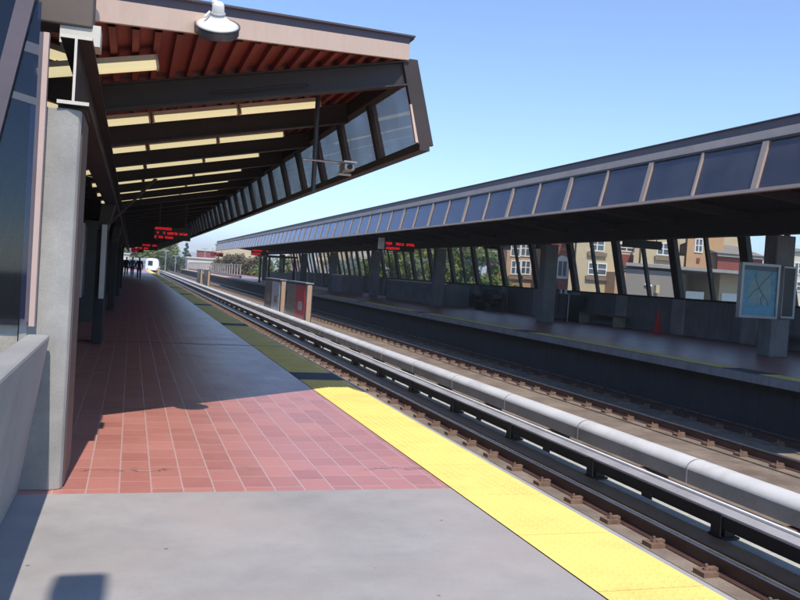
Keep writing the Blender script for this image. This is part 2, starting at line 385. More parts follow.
# ------------------------------------------------------------------ running rails
def rail(xc, label, clips_y=(2.5, 150)):
    t = thing('running_rail', (xc, 20, -1.19), label, 'rail', 'running rails of the two tracks')
    zb, zt = -1.175, -1.0
    pr = [(-.072, zb), (.072, zb), (.072, zb+.012), (.012, zb+.034), (.010, zt-.045), (.036, zt-.034), (.037, zt-.008), (.028, zt), (-.028, zt), (-.037, zt-.008), (-.036, zt-.034), (-.010, zt-.045), (-.012, zb+.034), (-.072, zb+.012)]
    mis = [0]*14; mis[7] = 1; mis[6] = 1; mis[8] = 1
    r = MB().prism_y([(xc+a, b) for a, b in pr], -12, 420, mis=mis).build('rail_bar', [M['rust'], M['railtop']], t)
    # grout pad under the rail
    MB().box(xc-.30, xc+.30, -12, 420, -1.199, -1.176).build('grout_pad', M['bedc'], t)
    def clip(mb, y):
        mb.box(xc-.25, xc+.25, y-.06, y+.06, -1.1765, -1.172)
        for sx in (-1, 1):
            mb.box(xc+sx*.17-.085, xc+sx*.17+.085, y-.085, y+.085, -1.176, -1.128)
            mb.box(xc+sx*.105-.05, xc+sx*.105+.05, y-.035, y+.035, -1.128, -1.10)
            mb.tube((xc+sx*.17, y, -1.128), (xc+sx*.17, y, -1.068), .017, 6)
            mb.tube((xc+sx*.17, y, -1.128), (xc+sx*.17, y, -1.103), .034, 6)
    y = clips_y[0]; k = 0; rest = MB(); proto = None
    while y < clips_y[1]:
        if k < 100:
            if proto is None:
                mb = MB(); clip(mb, 0)
                proto = MB(); proto.v = [p-Vector((xc, 0, -1.19)) for p in mb.v]; proto.f, proto.mi, proto.sm = mb.f, mb.mi, mb.sm
                proto = proto.build('rail_clip', M['clip'], t, local=True); proto.location.y = y-20
            else:
                c = proto.copy(); col.objects.link(c); c.parent = t; c.location.y = y-20
        else: clip(rest, y)
        y += .862; k += 1
    if rest.v: tag(rest.build('rail_clip', M['clip'], t), kind='stuff')
    return t
rail(3.85, 'rusty rail tucked under the red tiled platform edge')
rail(5.60, 'rusty rail with clips nearest to the yellow platform strip')
rail(10.25, 'rusty rail with clips just behind the round white cover')
rail(11.80, 'dark rail in shade along the wall under the opposite platform')

# ------------------------------------------------------------------ third rails
t = thing('third_rail', (6.45, 20, -1.2), 'black boarded third rail with grey top on short posts beside near track', 'third rail')
bd = MB(); y = -12
MB().prism_y([(6.40, -1.062), (6.425, -1.062), (6.425, -.915), (6.40, -.915)], -12, 300).build('side_board', M['black'], t)
MB().prism_y([(6.39, -.914), (6.60, -.880), (6.60, -.862), (6.39, -.896)], -12, 300).build('cover_board', M['greycov'], t)
MB().box(6.392, 6.40, -12, 300, -.8945, -.886).build('trim_strip', M['greycov'], t)
MB().box(6.565, 6.615, -12, 300, -.8615, -.838).build('edge_strip', M['whitepaint'], t)
MB().box(6.09, 6.40, -12, 300, -1.1985, -1.176).build('dark_strip', M['black'], t)  # flat black strip on the bed in front of the side board
MB().prism_y([(6.46, -1.05), (6.54, -1.05), (6.54, -1.03), (6.51, -1.02), (6.51, -.96), (6.54, -.945), (6.46, -.945), (6.49, -.96), (6.49, -1.02), (6.46, -1.03)], -12, 300).build('conductor_rail', M['rust'], t)
pm = MB().box(-.02, .12, -.10, .10, 0.03, .148).box(-.06, .16, -.13, .13, 0.026, .05).box(-.072, -.0505, -.08, .08, .0505, .30)
pm = pm.build('bracket', M['black'], t, local=True); pm.location = (.0, 2.4-20, 0.0)
hm = MB().box(-.065, -.052, -.11, .11, .105, .18).build('clamp', M['black'], t, local=True); hm.location = (0, 3.75-20, 0)
for k in range(1, 97):
    c = pm.copy(); col.objects.link(c); c.parent = t; c.location.y = 2.4+k*2.75-20
    if k < 60:
        c = hm.copy(); col.objects.link(c); c.parent = t; c.location.y = 3.75+k*2.75-20
# round white cover
t = thing('third_rail', (7.48, 20, -1.2), 'white rounded third rail cover running between the tracks', 'third rail')
RC = .185
def cov(y0, y1):
    mb = MB(); prof = []
    for i in range(25):
        a = math.pi*(1.0-i/24.0); prof.append((7.48+RC*math.cos(a), -.84+.13*math.sin(a)))
    prof += [(7.48+RC, -1.03), (7.48+RC-.03, -1.03)]
    inner = [(7.48+(RC-.03)*math.cos(math.pi*i/12), -.84+.10*math.sin(math.pi*i/12)) for i in range(13)]
    prof += inner
    prof += [(7.48-RC+.03, -1.03), (7.48-RC, -1.03)]
    k = len(prof)
    mb.prism_y(prof, y0, y1, smooth=False)
    for i in range(24): mb.sm[i] = True
    for i in range(24, len(mb.mi)): mb.mi[i] = 1
    return mb
y = 3.85; k = 0
first = cov(0, 2.94)
fm = first
fm.v = [p-Vector((7.48, 0, -1.2)) for p in fm.v]
fo = fm.build('cover_section', [M['white'], M['skirt']], t, local=True); fo.location.y = -8-20
bp = []
for i in range(13):
    a = math.pi*(1-i/12); bp.append(((RC+.006)*math.cos(a), .36+(.136)*math.sin(a)))
bp = [(-RC-.006, .17)]+bp+[(RC+.006, .17)]
bmb = MB()
for i in range(14):
    (x0, z0), (x1, z1) = bp[i], bp[i+1]
    bmb.add([(x0, -.008, z0), (x1, -.008, z1), (x1, .008, z1), (x0, .008, z0)], [(0, 1, 2, 3)], 0, True)
    bmb.add([(x0, -.02, z0), (x1, -.02, z1), (x1*.95, -.02, .30+(z1-.30)*.95), (x0*.95, -.02, .30+(z0-.30)*.95)], [(0, 1, 2, 3)])
bj = bmb.build('joint_band', M['greycov'], t, local=True); bj.location.y = -8-20
cm_ = MB().box(-.25, .20, -.09, .09, 0, .14).box(-.06, .06, -.05, .05, .14, .24)
br_ = cm_.build('bracket', M['clip'], t, local=True); br_.location.y = -7-20
for k in range(1, 100):
    yy = -8+k*2.95
    c = fo.copy(); col.objects.link(c); c.parent = t; c.location.y = yy-20
    c = bj.copy(); col.objects.link(c); c.parent = t; c.location.y = yy-20
    c = br_.copy(); col.objects.link(c); c.parent = t; c.location.y = yy+1.0-20
MB().box(7.44, 7.52, -10, 290, -1.0, -.9).build('conductor_rail', M['rust'], t)
t = thing('cable_duct', (8.3, 20, -1.2), 'low concrete cable trough with dark lid gap behind the white cover', 'cable duct')
MB().box(8.25, 8.75, -12, 300, -1.198, -1.13).build('trough', M['bedc'], t)
MB().box(8.70, 8.80, -12, 300, -1.197, -1.09).build('lip', M['black'], t)

# ------------------------------------------------------------------ near canopy
K = .21
def zdeck(x): return 3.15+K*(x+.36)
def zbeam(x): return 2.885+K*(x+.36)
def yfront(x): return 6.47+.71*(x+.34)
can = thing('platform_canopy', (-.4, 8, 2.45), 'canopy over the red tiled platform with lit ceiling and smoked glass valance', 'canopy')
XT = 2.62
# deck with ribs running along the track
mb = MB(); p = []; x = -.36
while x < XT-.03:
    p += [(x, .06), (x+.095, .06), (x+.105, 0), (x+.155, 0), (x+.165, .06)]; x += .166
p = [(a, zdeck(a)+b) for a, b in p if a <= XT]
for i in range(len(p)-1):
    (x0, z0), (x1, z1) = p[i], p[i+1]
    if x1 <= x0+1e-6: continue
    mb.add([(x0, yfront(x0)+.04, z0), (x1, yfront(x1)+.04, z1), (x1, YEND, z1), (x0, YEND, z0)], [(0, 1, 2, 3)])
mb.build('roof_deck', M['red'], can)
mb = MB()
for x0, x1 in ((-.36, XT),):
    z0, z1 = zdeck(x0)+.10, zdeck(x1)+.10
    mb.hexa([(x0, yfront(x0)+.04, z0), (x1, yfront(x1)+.04, z1), (x1, YEND, z1), (x0, YEND, z0), (x0, yfront(x0)+.04, z0+.09), (x1, yfront(x1)+.04, z1+.09), (x1, YEND, z1+.09), (x0, YEND, z0+.09)])
mb.build('roof_slab', M['roof'], can)
# fascia at the front (oblique) and along the track
fl, fr = (-.34, 3.175), (2.66, 3.785)
def fas(mb, h0, h1, d0, d1, xa=fl[0], xb=fr[0]):
    za = fl[1]+(xa-fl[0])*(fr[1]-fl[1])/(fr[0]-fl[0]); zb = fl[1]+(xb-fl[0])*(fr[1]-fl[1])/(fr[0]-fl[0])
    ya, yb = yfront(xa), yfront(xb)
    mb.hexa([(xa, ya+d0, za+h0), (xb, yb+d0, zb+h0), (xb, yb+d1, zb+h0), (xa, ya+d1, za+h0), (xa, ya+d0, za+h1), (xb, yb+d0, zb+h1), (xb, yb+d1, zb+h1), (xa, ya+d1, za+h1)])
mb = MB(); fas(mb, 0, .165, 0, .038); mb.box(fr[0]-.03, fr[0], yfront(fr[0])+.04, YEND, fr[1], fr[1]+.165); mb.build('fascia', M['beige'], can)
mb = MB(); fas(mb, .166, .235, .012, .05); fas(mb, .236, .252, -.035, .05, xb=fr[0]+.06)
mb.box(fr[0]-.03, fr[0]-.012, yfront(fr[0])+.05, YEND, fr[1]+.166, fr[1]+.235); mb.box(fr[0]-.05, fr[0]+.06, yfront(fr[0])+.05, YEND, fr[1]+.236, fr[1]+.252)
mb.build('flashing', M['flash'], can)
# beams
def ibeam(y, x0, x1):
    mb = MB(); hw = .075
    for (a, b, q) in ((0, .018, hw), (.018, .245, .009), (.245, .262, hw)):
        z0, z1 = zbeam(x0), zbeam(x1)
        mb.hexa([(x0, y-q, z0+a), (x1, y-q, z1+a), (x1, y+q, z1+a), (x0, y+q, z0+a), (x0, y-q, z0+b), (x1, y-q, z1+b), (x1, y+q, z1+b), (x0, y+q, z0+b)])
    return mb
YB = [8.66+2.55*k for k in range(39)]
b0 = ibeam(YB[0], -.36, 2.66).build('beam', M['bronze'], can)
for yb in YB[1:]:
    c = b0.copy(); col.objects.link(c); c.parent = can; c.location.y += yb-YB[0]
# girder: I section, end faces paler than the sides
gx = -.405
mb = MB()
for (a, b, q) in ((2.45, 2.472, .095), (2.472, 2.86, .008), (2.86, 2.882, .095)):
    mb.box(gx-q, gx+q, 5.76, YEND, a, b)
    mb.box(gx-q, gx+q, 5.752, 5.7595, a, b, 1)
mb.build('girder', [M['bronze'], M['pale_steel']], can)
MB().box(gx-.12, gx+.13, 6.0, 6.22, 2.884, 3.02).build('packing_plate', M['pale_steel'], can)
# valance
def vx(z): return 2.91-(z-2.92)*.27
def vpost(y, wy, z1=3.62, dx=.06):
    x0, x1 = vx(2.92), vx(z1)
    return MB().hexa([(x0-dx, y-wy, 2.92), (x0+dx, y-wy, 2.92), (x0+dx, y+wy, 2.92), (x0-dx, y+wy, 2.92), (x1-dx, y-wy, z1), (x1+dx, y-wy, z1), (x1+dx, y+wy, z1), (x1-dx, y+wy, z1)])
vpost(8.64, .035, 3.80, .085).build('end_post', M['bronze'], can)
MB().hexa([(2.78, 8.56, 2.93), (2.81, 8.56, 2.93), (2.81, 8.602, 2.93), (2.78, 8.602, 2.93), (2.69, 8.56, 3.32), (2.71, 8.56, 3.32), (2.71, 8.602, 3.32), (2.69, 8.602, 3.32)]).build('end_flange', M['beige'], can)
YM = [8.66+1.635*k for k in range(61)]
p0 = vpost(YM[1], .06, 3.66, .05).build('mullion', M['bronze'], can)
for ym in YM[2:]:
    c = p0.copy(); col.objects.link(c); c.parent = can; c.location.y += ym-YM[1]
def pane(y0, y1, z0=2.95, z1=3.70):
    x0, x1 = vx(z0), vx(z1)
    return MB().hexa([(x0-.004, y0, z0), (x0+.004, y0, z0), (x0+.004, y1, z0), (x0-.004, y1, z0), (x1-.004, y0, z1), (x1+.004, y0, z1), (x1+.004, y1, z1), (x1-.004, y1, z1)])
g0 = pane(YM[0]+.03, YM[1]-.0605).build('glass_pane', M['tint'], can)
g1 = pane(YM[1]+.0605, YM[2]-.0605).build('glass_pane', M['tint'], can)
for k in range(2, 60):
    c = g1.copy(); col.objects.link(c); c.parent = can; c.location.y += YM[k]-YM[1]
MB().hexa([(2.84, 8.6, 2.86), (2.955, 8.6, 2.86), (2.955, YEND, 2.86), (2.84, YEND, 2.86), (2.84, 8.6, 2.945), (2.945, 8.6, 2.945), (2.945, YEND, 2.945), (2.84, YEND, 2.945)]).build('bottom_rail', M['bronze'], can)
MB().hexa([(2.64, 8.74, 3.60), (2.76, 8.74, 3.60), (2.76, YEND, 3.60), (2.64, YEND, 3.60), (2.62, 8.74, 3.784), (2.72, 8.74, 3.784), (2.72, YEND, 3.784), (2.62, YEND, 3.784)]).build('top_rail', M['bronze'], can)
# outer wing over the back of the platform
mb = MB(); mb.hexa([(-3.4, 6.25, 3.80), (-.36, 6.25, 3.16), (-.36, YEND, 3.16), (-3.4, YEND, 3.80), (-3.4, 6.25, 4.0), (-.36, 6.25, 3.36), (-.36, YEND, 3.36), (-3.4, YEND, 4.0)])
mb.build('rear_roof', M['red'], can)
mb = MB(); mb.box(-.665, -.325, 5.98, 6.245, 2.995, 3.62); mb.hexa([(-3.4, 6.0, 3.6), (-.67, 6.0, 3.03), (-.67, 6.24, 3.03), (-3.4, 6.24, 3.6), (-3.4, 6.0, 4.1), (-.67, 6.0, 3.6), (-.67, 6.24, 3.6), (-3.4, 6.24, 4.1)])
bevel(mb.build('rear_fascia', M['slab'], can), .012)
rb = MB()
for (a, b, q) in ((0, .018, .075), (.018, .24, .009)):
    z0, z1 = 3.45, 2.885
    rb.hexa([(-3.3, YB[0]-q, z0+a), (-.45, YB[0]-q, z1+a), (-.45, YB[0]+q, z1+a), (-3.3, YB[0]+q, z0+a), (-3.3, YB[0]-q, z0+b), (-.45, YB[0]-q, z1+b), (-.45, YB[0]+q, z1+b), (-3.3, YB[0]+q, z0+b)])
r0 = rb.build('rear_beam', M['bronze'], can)
for yb in YB[1:]:
    c = r0.copy(); col.objects.link(c); c.parent = can; c.location.y += yb-YB[0]

# ceiling lights: rows of battens parallel to the beams
def batten():
    t = thing('ceiling_light', (0, 0, 0), 'x', 'ceiling light')
    L = .485
    MB().box(-L, L, -.075, .075, .03, .075).box(-L, -L+.02, -.075, .075, -.033, .075).box(L-.02, L, -.075, .075, -.033, .075).build('housing', M['lamphouse'], t, local=True)
    mb = MB(); prof = [(-.07, .035), (-.066, -.01), (-.045, -.03), (.045, -.03), (.066, -.01), (.07, .035)]
    mb.prism_x(prof, -L+.021, L-.021); mb.build('diffuser', M['lampglow'], t, local=True)
    MB().tube((-.3, 0, .075), (-.3, 0, .2), .012, 6).tube((.3, 0, .075), (.3, 0, .2), .012, 6).box(-.3, .3, -.01, .01, .075, .085).build('hanger', M['bronze'], t, local=True)
    return t
lt = batten(); n_l = 0
names = {0: 'behind the girder', 1: 'beside the girder', 2: 'between two others', 3: 'nearest the tracks'}
for r in range(7):
    yl = 7.50+2.55*r + (.06 if r else 0)
    xs = ([(-.95, 0), (-.35, 1)] if r == 0 else [(-.95, 0), (-.38+.02, 1), (.61, 2), (1.57, 3)])
    for x, cc in xs:
        o = lt if n_l == 0 else copy_tree(lt)
        n_l += 1
        if cc == 0: z = zbeam(-.36)+.21*(-.36-x); ang = math.atan(K)
        else: z = zbeam(x); ang = -math.atan(K)
        o.location = (x, yl, z+(.115 if r else .16)); o.rotation_euler = (0, ang, 0)
        tag(o, 'fluorescent batten %s, %s ceiling row from near end' % (names[cc], ordn(r)), 'ceiling light', 'fluorescent battens under the canopy')

# wall lamp on the front fascia
lx = .545; ly = yfront(lx)-.03; lz = 3.43
t = thing('wall_lamp', (lx, ly-.13, lz-.02), 'white bell shaped lamp fixed to the beige front fascia of the canopy', 'lamp')
t.rotation_euler = (R_(34), R_(-4), 0)
MB().lathe([(.001, .17), (.03, .168), (.045, .15), (.048, .10), (.052, .085), (.062, .058), (.088, .030), (.128, .006), (.174, -.014), (.170, -.018), (.12, .0), (.06, .04)], n=36).build('lamp_shade', M['whitepaint'], t, local=True)
MB().lathe([(.052, .088), (.058, .084), (.060, .074), (.056, .07)], n=28).build('collar', M['greycov'], t, local=True)
MB().lathe([(.1735, -.016), (.170, -.075), (.160, -.09), (.110, -.098), (.001, -.10)], n=36).build('lens', M['lens'], t, local=True)
MB().lathe([(.170, -.008), (.178, -.010), (.178, -.022), (.170, -.024)], n=36).build('rim', M['steel'], t, local=True)
MB().tube((-.10, -.02, .05), (-.06, .0, .09), .012, 8).tube((-.03, .0, .15), (-.02, .12, .16), .022, 10).build('bracket', M['whitepaint'], t, local=True)

# camera on a drop pole
px, py = 1.915, 9.60
t = thing('security_camera', (px, py, 3.35), 'small boxy camera on an arm of a thin dark pole under the canopy', 'camera')
MB().tube((px, py, 3.64), (px+.01, py, 2.44), .028, 10).tube((px+.01, py, 2.44), (px+.01, py, 2.41), .037, 10).build('drop_pole', M['steel'], t)
a0 = at(303, 159, py); a1 = at(342, 163, py-.1)
MB().tube(a0, a1, .013, 8).tube(a0, a0+Vector((.03, 0, 0)), .02, 8).build('arm', M['alum'], t)
c1 = at(347, 168, py-.15)
e = MB().box(c1.x-.065, c1.x+.065, c1.y-.13, c1.y+.12, c1.z-.04, c1.z+.042).build('camera_body', M['alum'], t); bevel(e, .02, 3)
MB().hexa([tuple(c1+Vector(v)) for v in ((-.08, -.16, .044), (.08, -.16, .044), (.08, .14, .044), (-.08, .14, .044), (-.07, -.16, .062), (.07, -.16, .062), (.07, .14, .062), (-.07, .14, .062))]).build('sunshield', M['whitepaint'], t)
MB().tube(c1+Vector((0, -.128, 0)), c1+Vector((0, -.15, 0)), .03, 14).build('lens', M['black'], t)
MB().tube(c1+Vector((-.03, 0, -.04)), c1+Vector((-.08, .02, -.08)), .014, 8).tube(c1+Vector((-.10, 0, -.075)), c1+Vector((.05, 0, -.075)), .016, 8).tube(a1, c1+Vector((-.08, .02, -.08)), .010, 8).build('mount', M['alum'], t)
cb = MB(); pts = [at(210, 92, 8.55), at(240, 90.5, 8.55), at(290, 85, 8.53), at(306, 84.5, 8.52), Vector((px, py, 3.60))]
for a, b in zip(pts, pts[1:]): cb.tube(a, b, .008, 6)
cb.build('cable', M['black'], t)

# ------------------------------------------------------------------ near posts, parapet, end wall
t = thing('concrete_column', (-.45, 6.2, 0), 'pale speckled concrete column nearest to the camera carrying the girder', 'column', 'concrete columns of the near canopy')
mb = MB().prism_z([(-.655, 5.80), (-.44, 5.775), (-.367, 5.80), (-.353, 5.83), (-.353, 6.5), (-.655, 6.5)], 0, 2.425)
c = mb.build('shaft', M['conc'], t); bevel(c, .008)
MB().box(-.50, -.33, 5.86, 6.3, 2.4265, 2.4495).build('bearing_plate', M['bronze'], t)
MB().box(-.351, -.345, 5.86, 6.49, .02, 2.42).build('shaded_side', M['slab'], t)  # thin dark sheet standing for shade on the column's side

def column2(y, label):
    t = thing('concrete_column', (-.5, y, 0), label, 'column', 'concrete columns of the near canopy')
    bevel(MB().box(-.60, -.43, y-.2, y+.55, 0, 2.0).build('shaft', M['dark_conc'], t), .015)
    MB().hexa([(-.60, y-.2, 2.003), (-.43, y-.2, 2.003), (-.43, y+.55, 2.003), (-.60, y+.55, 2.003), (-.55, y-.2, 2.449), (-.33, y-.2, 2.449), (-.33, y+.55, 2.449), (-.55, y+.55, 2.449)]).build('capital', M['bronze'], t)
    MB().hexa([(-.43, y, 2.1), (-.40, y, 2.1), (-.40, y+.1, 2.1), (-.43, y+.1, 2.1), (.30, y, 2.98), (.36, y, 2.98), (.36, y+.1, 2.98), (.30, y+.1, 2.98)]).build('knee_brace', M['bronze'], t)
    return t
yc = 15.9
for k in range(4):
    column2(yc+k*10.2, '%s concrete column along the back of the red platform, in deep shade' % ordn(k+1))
# wall blocks between columns keep the back of the platform dark
def map_case(loc, label, wd=.46, hg=1.27, dp=.12, group=None):
    """two-sided frame, sheets on +-x-facing sides are given by the caller through rotation"""
    t = thing('map_case', loc, label, 'map case', group)
    return t
t = map_case((-.62, 15.62, .8), 'pale edged twin map frame clasping the second column of the red platform')
for x0 in (-.88, -.52):
    MB().box(x0, x0+.085, 15.55, 15.64, .80, 2.08).build('frame', M['alum'], t)
    MB().box(x0+.02, x0+.07, 15.645, 16.5, .82, 2.06).build('panel', M['steel'], t)
# rear windbreak
t = thing('windbreak', (-2.6, 40, 0), 'dark closed windbreak wall along the back of the red platform', 'windbreak')
MB().box(-2.75, -2.55, 6.2, YEND, 0, 1.25).build('low_wall', M['dark_conc'], t)
MB().hexa([(-2.68, 6.2, 1.25), (-2.64, 6.2, 1.25), (-2.64, YEND, 1.25), (-2.68, YEND, 1.25), (-2.08, 6.2, 3.44), (-2.04, 6.2, 3.44), (-2.04, YEND, 3.44), (-2.08, YEND, 3.44)]).build('panel', M['darkgl'], t)
m0 = MB().hexa([(-2.62, 0, 1.25), (-2.54, 0, 1.25), (-2.54, .12, 1.25), (-2.62, .12, 1.25), (-2.02, 0, 3.44), (-1.94, 0, 3.44), (-1.94, .12, 3.44), (-2.02, .12, 3.44)])
m0.v = [p+Vector((2.6, -40, 0)) for p in m0.v]
m0 = m0.build('mullion', M['bronze'], t, local=True); m0.location.y = 8
for k in range(1, 48):
    c = m0.copy(); col.objects.link(c); c.parent = t; c.location.y = 8+k*2.04
# storage cupboards and partitions that darken the row of columns
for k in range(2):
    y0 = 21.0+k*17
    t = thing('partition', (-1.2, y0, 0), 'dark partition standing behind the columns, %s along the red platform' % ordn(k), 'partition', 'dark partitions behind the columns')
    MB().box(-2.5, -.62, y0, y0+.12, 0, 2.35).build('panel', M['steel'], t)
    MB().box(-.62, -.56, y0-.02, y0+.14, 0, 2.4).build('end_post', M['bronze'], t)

t = thing('parapet', (-.6, 2, 0), 'low leaning concrete parapet at the left of the grey concrete paving', 'parapet')
mb = MB().hexa([(-.80, PY0, 0), (-.605, PY0, 0), (-.605, 5.72, 0), (-.80, 5.72, 0), (-.60, PY0, 1.0), (-.462, PY0, 1.0), (-.462, 5.72, 1.0), (-.60, 5.72, 1.0)])
bevel(mb.build('parapet_wall', M['rough_conc'], t), .018)
t = thing('end_wall', (-1.6, 5.85, 0), 'board marked concrete wall with navy tinted window left of the nearest column', 'wall')
mb = MB(); x = -.657; k = 0
while x > -3.3:
    dd = .02*(k % 2); mb.box(x-.135, x-.004, 5.81+dd, 5.95, 0, 1.045); x -= .135; k += 1
mb.box(-3.3, -.657, 5.86, 5.96, 0, 1.04)
mb.build('low_wall', M['board_conc'], t)
MB().box(-3.3, -.657, 5.77, 5.96, 1.047, 1.09).build('window_sill', M['bronze'], t)
MB().box(-.588, -.556, 5.69, 5.765, 1.05, 2.86).build('jamb', M['pink'], t)
MB().box(-.612, -.5885, 5.70, 5.765, 1.075, 2.86).build('jamb_edge', M['flash'], t)
def slx(z): return -.655-(3.02-z)*.185
mb = MB().hexa([(slx(1.1)-.10, 5.69, 1.1), (slx(1.1), 5.69, 1.1), (slx(1.1), 5.78, 1.1), (slx(1.1)-.10, 5.78, 1.1), (slx(3.1)-.10, 5.69, 3.1), (slx(3.1), 5.69, 3.1), (slx(3.1), 5.78, 3.1), (slx(3.1)-.10, 5.78, 3.1)])
mb.build('slanted_mullion', M['flash'], t)
MB().prism_x([(5.735, 1.09), (5.743, 1.09), (5.743, 3.05), (5.735, 3.05)], slx(1.1), -.613).build('window_pane', M['bluegl'], t)
MB().add([(slx(1.1)-.1, 5.74, 1.09), (slx(3.1)-.1, 5.74, 3.1), (slx(3.5)-.1, 5.74, 3.6), (-3.2, 5.74, 4.05), (-3.2, 5.74, 1.09),
          (slx(1.1)-.1, 5.76, 1.09), (slx(3.1)-.1, 5.76, 3.1), (slx(3.5)-.1, 5.76, 3.6), (-3.2, 5.76, 4.05), (-3.2, 5.76, 1.09)],
         [(4, 3, 2, 1, 0), (5, 6, 7, 8, 9), (0, 1, 6, 5), (1, 2, 7, 6), (2, 3, 8, 7), (3, 4, 9, 8), (4, 0, 5, 9)]).build('dark_panel', M['darkgl'], t)

# unseen post added behind the viewpoint to throw the small shadow on the paving
t = thing('shadow_post', (-.42, -1.05, 0), 'unseen post with a square head, added behind the viewpoint for its shadow', 'shadow post')
MB().tube((-.42, -1.05, 0), (-.42, -1.05, 7.75), .05, 14, .02).build('pole', M['steel'], t)
bevel(MB().box(-.575, -.335, -1.25, -.95, 7.72, 8.02).build('box_head', M['steel'], t), .03)

# ------------------------------------------------------------------ LED signs
FONT = {}
def led_sign(centre, wd, hg, label, nrows, dens, seed, drop, group, facing=-1, side=None):
    """board hung across the platform, its lit face looking back along the track"""
    rnd = random.Random(seed)
    t = thing('display_sign', centre, label, 'display sign', group)
    cx, cy, cz = centre
    bevel(MB().box(cx-wd/2, cx+wd/2, cy, cy+.16, cz-hg/2, cz+hg/2).build('housing', M['black'], t), .01)
    mb = MB(); px = hg/(nrows*13.0+1)
    for r in range(nrows):
        z0 = cz+hg/2-(r+.22)*hg/nrows
        x = cx-wd/2+px*3
        lim = cx+wd/2-px*3
        blocks = dens[r]
        for (a, b) in blocks:
            x = cx-wd/2+a*wd; e_ = cx-wd/2+b*wd
            while x < e_:
                if rnd.random() < .88:
                    for i in range(5):
                        for j in range(7):
                            if (i in (0, 4) and rnd.random() < .75) or (j in (0, 3, 6) and rnd.random() < .7):
                                mb.box(x+i*px, x+i*px+px*.86, cy-.006, cy-.001, z0-(j+1)*px, z0-(j+1)*px+px*.86)
                x += px*6.2
    mb.build('led_text', M['led'], t)
    hg_ = MB()
    for sx in (-.35, .35): hg_.tube((cx+sx*wd, cy+.08, cz+hg/2), (cx+sx*wd, cy+.08, cz+hg/2+drop), .018, 8)
    hg_.build('hanger', M['steel'], t)
    if side:
        MB().box(cx-wd/2-side, cx-wd/2-.01, cy-.02, cy+.2, cz-hg/2+.05, cz+hg/2+.15).build('speaker_box', M['whitepaint'], t)
    return t
G = 'red lettered display signs hung above the platforms'
rows3 = [[(.04, .44)], [(.04, .60), (.70, .95)], [(.04, .52)]]
rows2 = [[(.05, .62), (.72, .95)], [(.05, .50)]]
led_sign((1.02, 24.4, 2.30), 1.0, .36, 'red lettered display sign hanging lowest and largest over the red tiled platform', 3, rows3, 1, .70, G)
led_sign((.76, 46, 2.23), .95, .33, 'red display sign second along the red tiled platform, above the far walkers', 2, rows2, 2, .9, G)
led_sign((.37, 70, 2.30), .90, .33, 'red display sign third and farthest along the red tiled platform', 2, rows2, 3, .9, G)
led_sign((12.82, 41, 3.04), 1.6, .46, 'red display sign with white box at its left end over opposite platform', 2, rows2, 4, .6, G, side=.28)
c = at(260, 252.5, 84); led_sign((c.x, 84, c.z), 1.7, .62, 'red display sign over the opposite platform above its far glass shelter', 2, rows2, 5, .5, G)
c = at(217, 254.5, 106); led_sign((c.x, 106, c.z), 1.5, .5, 'red display sign farthest along, near the end of the opposite canopy', 2, rows2, 6, .5, G)

# ------------------------------------------------------------------ opposite canopy
Y0R = 8.75
oc = thing('platform_canopy', (16.3, 30, 3.3), 'long canopy of slanted dark glass over the opposite platform', 'canopy')
def ox(z): return 10.30+(z-3.43)*.23
MB().hexa([(10.24, Y0R, 3.38), (10.36, Y0R, 3.38), (10.36, YEND+6, 3.38), (10.24, YEND+6, 3.38), (10.25, Y0R, 3.44), (10.36, Y0R, 3.44), (10.36, YEND+6, 3.44), (10.25, YEND+6, 3.44)]).build('bottom_rail', M['mull'], oc)
MB().box(10.46, 10.54, Y0R, YEND+6, 4.29, 4.335).build('top_rail', M['bronze'], oc)
MB().box(10.475, 10.51, Y0R, YEND+6, 4.336, 4.49).build('fascia', M['fasc2'], oc)
MB().box(10.485, 10.515, Y0R, YEND+6, 4.491, 4.64).box(10.45, 10.56, Y0R, YEND+6, 4.641, 4.66).build('flashing', M['flash'], oc)
def om(y, wy):
    a, b = ox(3.43), ox(4.29)
    mb = MB().hexa([(a-.045, y-wy, 3.44), (a+.045, y-wy, 3.44), (a+.045, y+wy, 3.44), (a-.045, y+wy, 3.44), (b-.045, y-wy, 4.29), (b+.045, y-wy, 4.29), (b+.045, y+wy, 4.29), (b-.045, y+wy, 4.29)])
    return mb
wide0 = om(8.935, .07).build('mullion', M['mull'], oc); thin0 = om(10.66, .028).build('mullion', M['mull'], oc)
k = 0; y = 8.935
panes = []
while y < YEND+5:
    if k:
        src, sy = (wide0, 8.935) if k % 2 == 0 else (thin0, 10.66)
        if not (k == 1):
            c = src.copy(); col.objects.link(c); c.parent = oc; c.location.y += y-sy
    y += 1.725; k += 1
NM = k
def opane(y0, y1):
    a, b = ox(3.44), ox(4.29)
    return MB().hexa([(a-.004, y0, 3.44), (a+.004, y0, 3.44), (a+.004, y1, 3.44), (a-.004, y1, 3.44), (b-.004, y0, 4.29), (b+.004, y0, 4.29), (b+.004, y1, 4.29), (b-.004, y1, 4.29)])
q0 = opane(9.021, 10.624).build('glass_pane', M['tint_dark'], oc)
for k in range(1, NM-1):
    c = q0.copy(); col.objects.link(c); c.parent = oc; c.location.y += 1.725*k + (-.05 if k % 2 else 0)
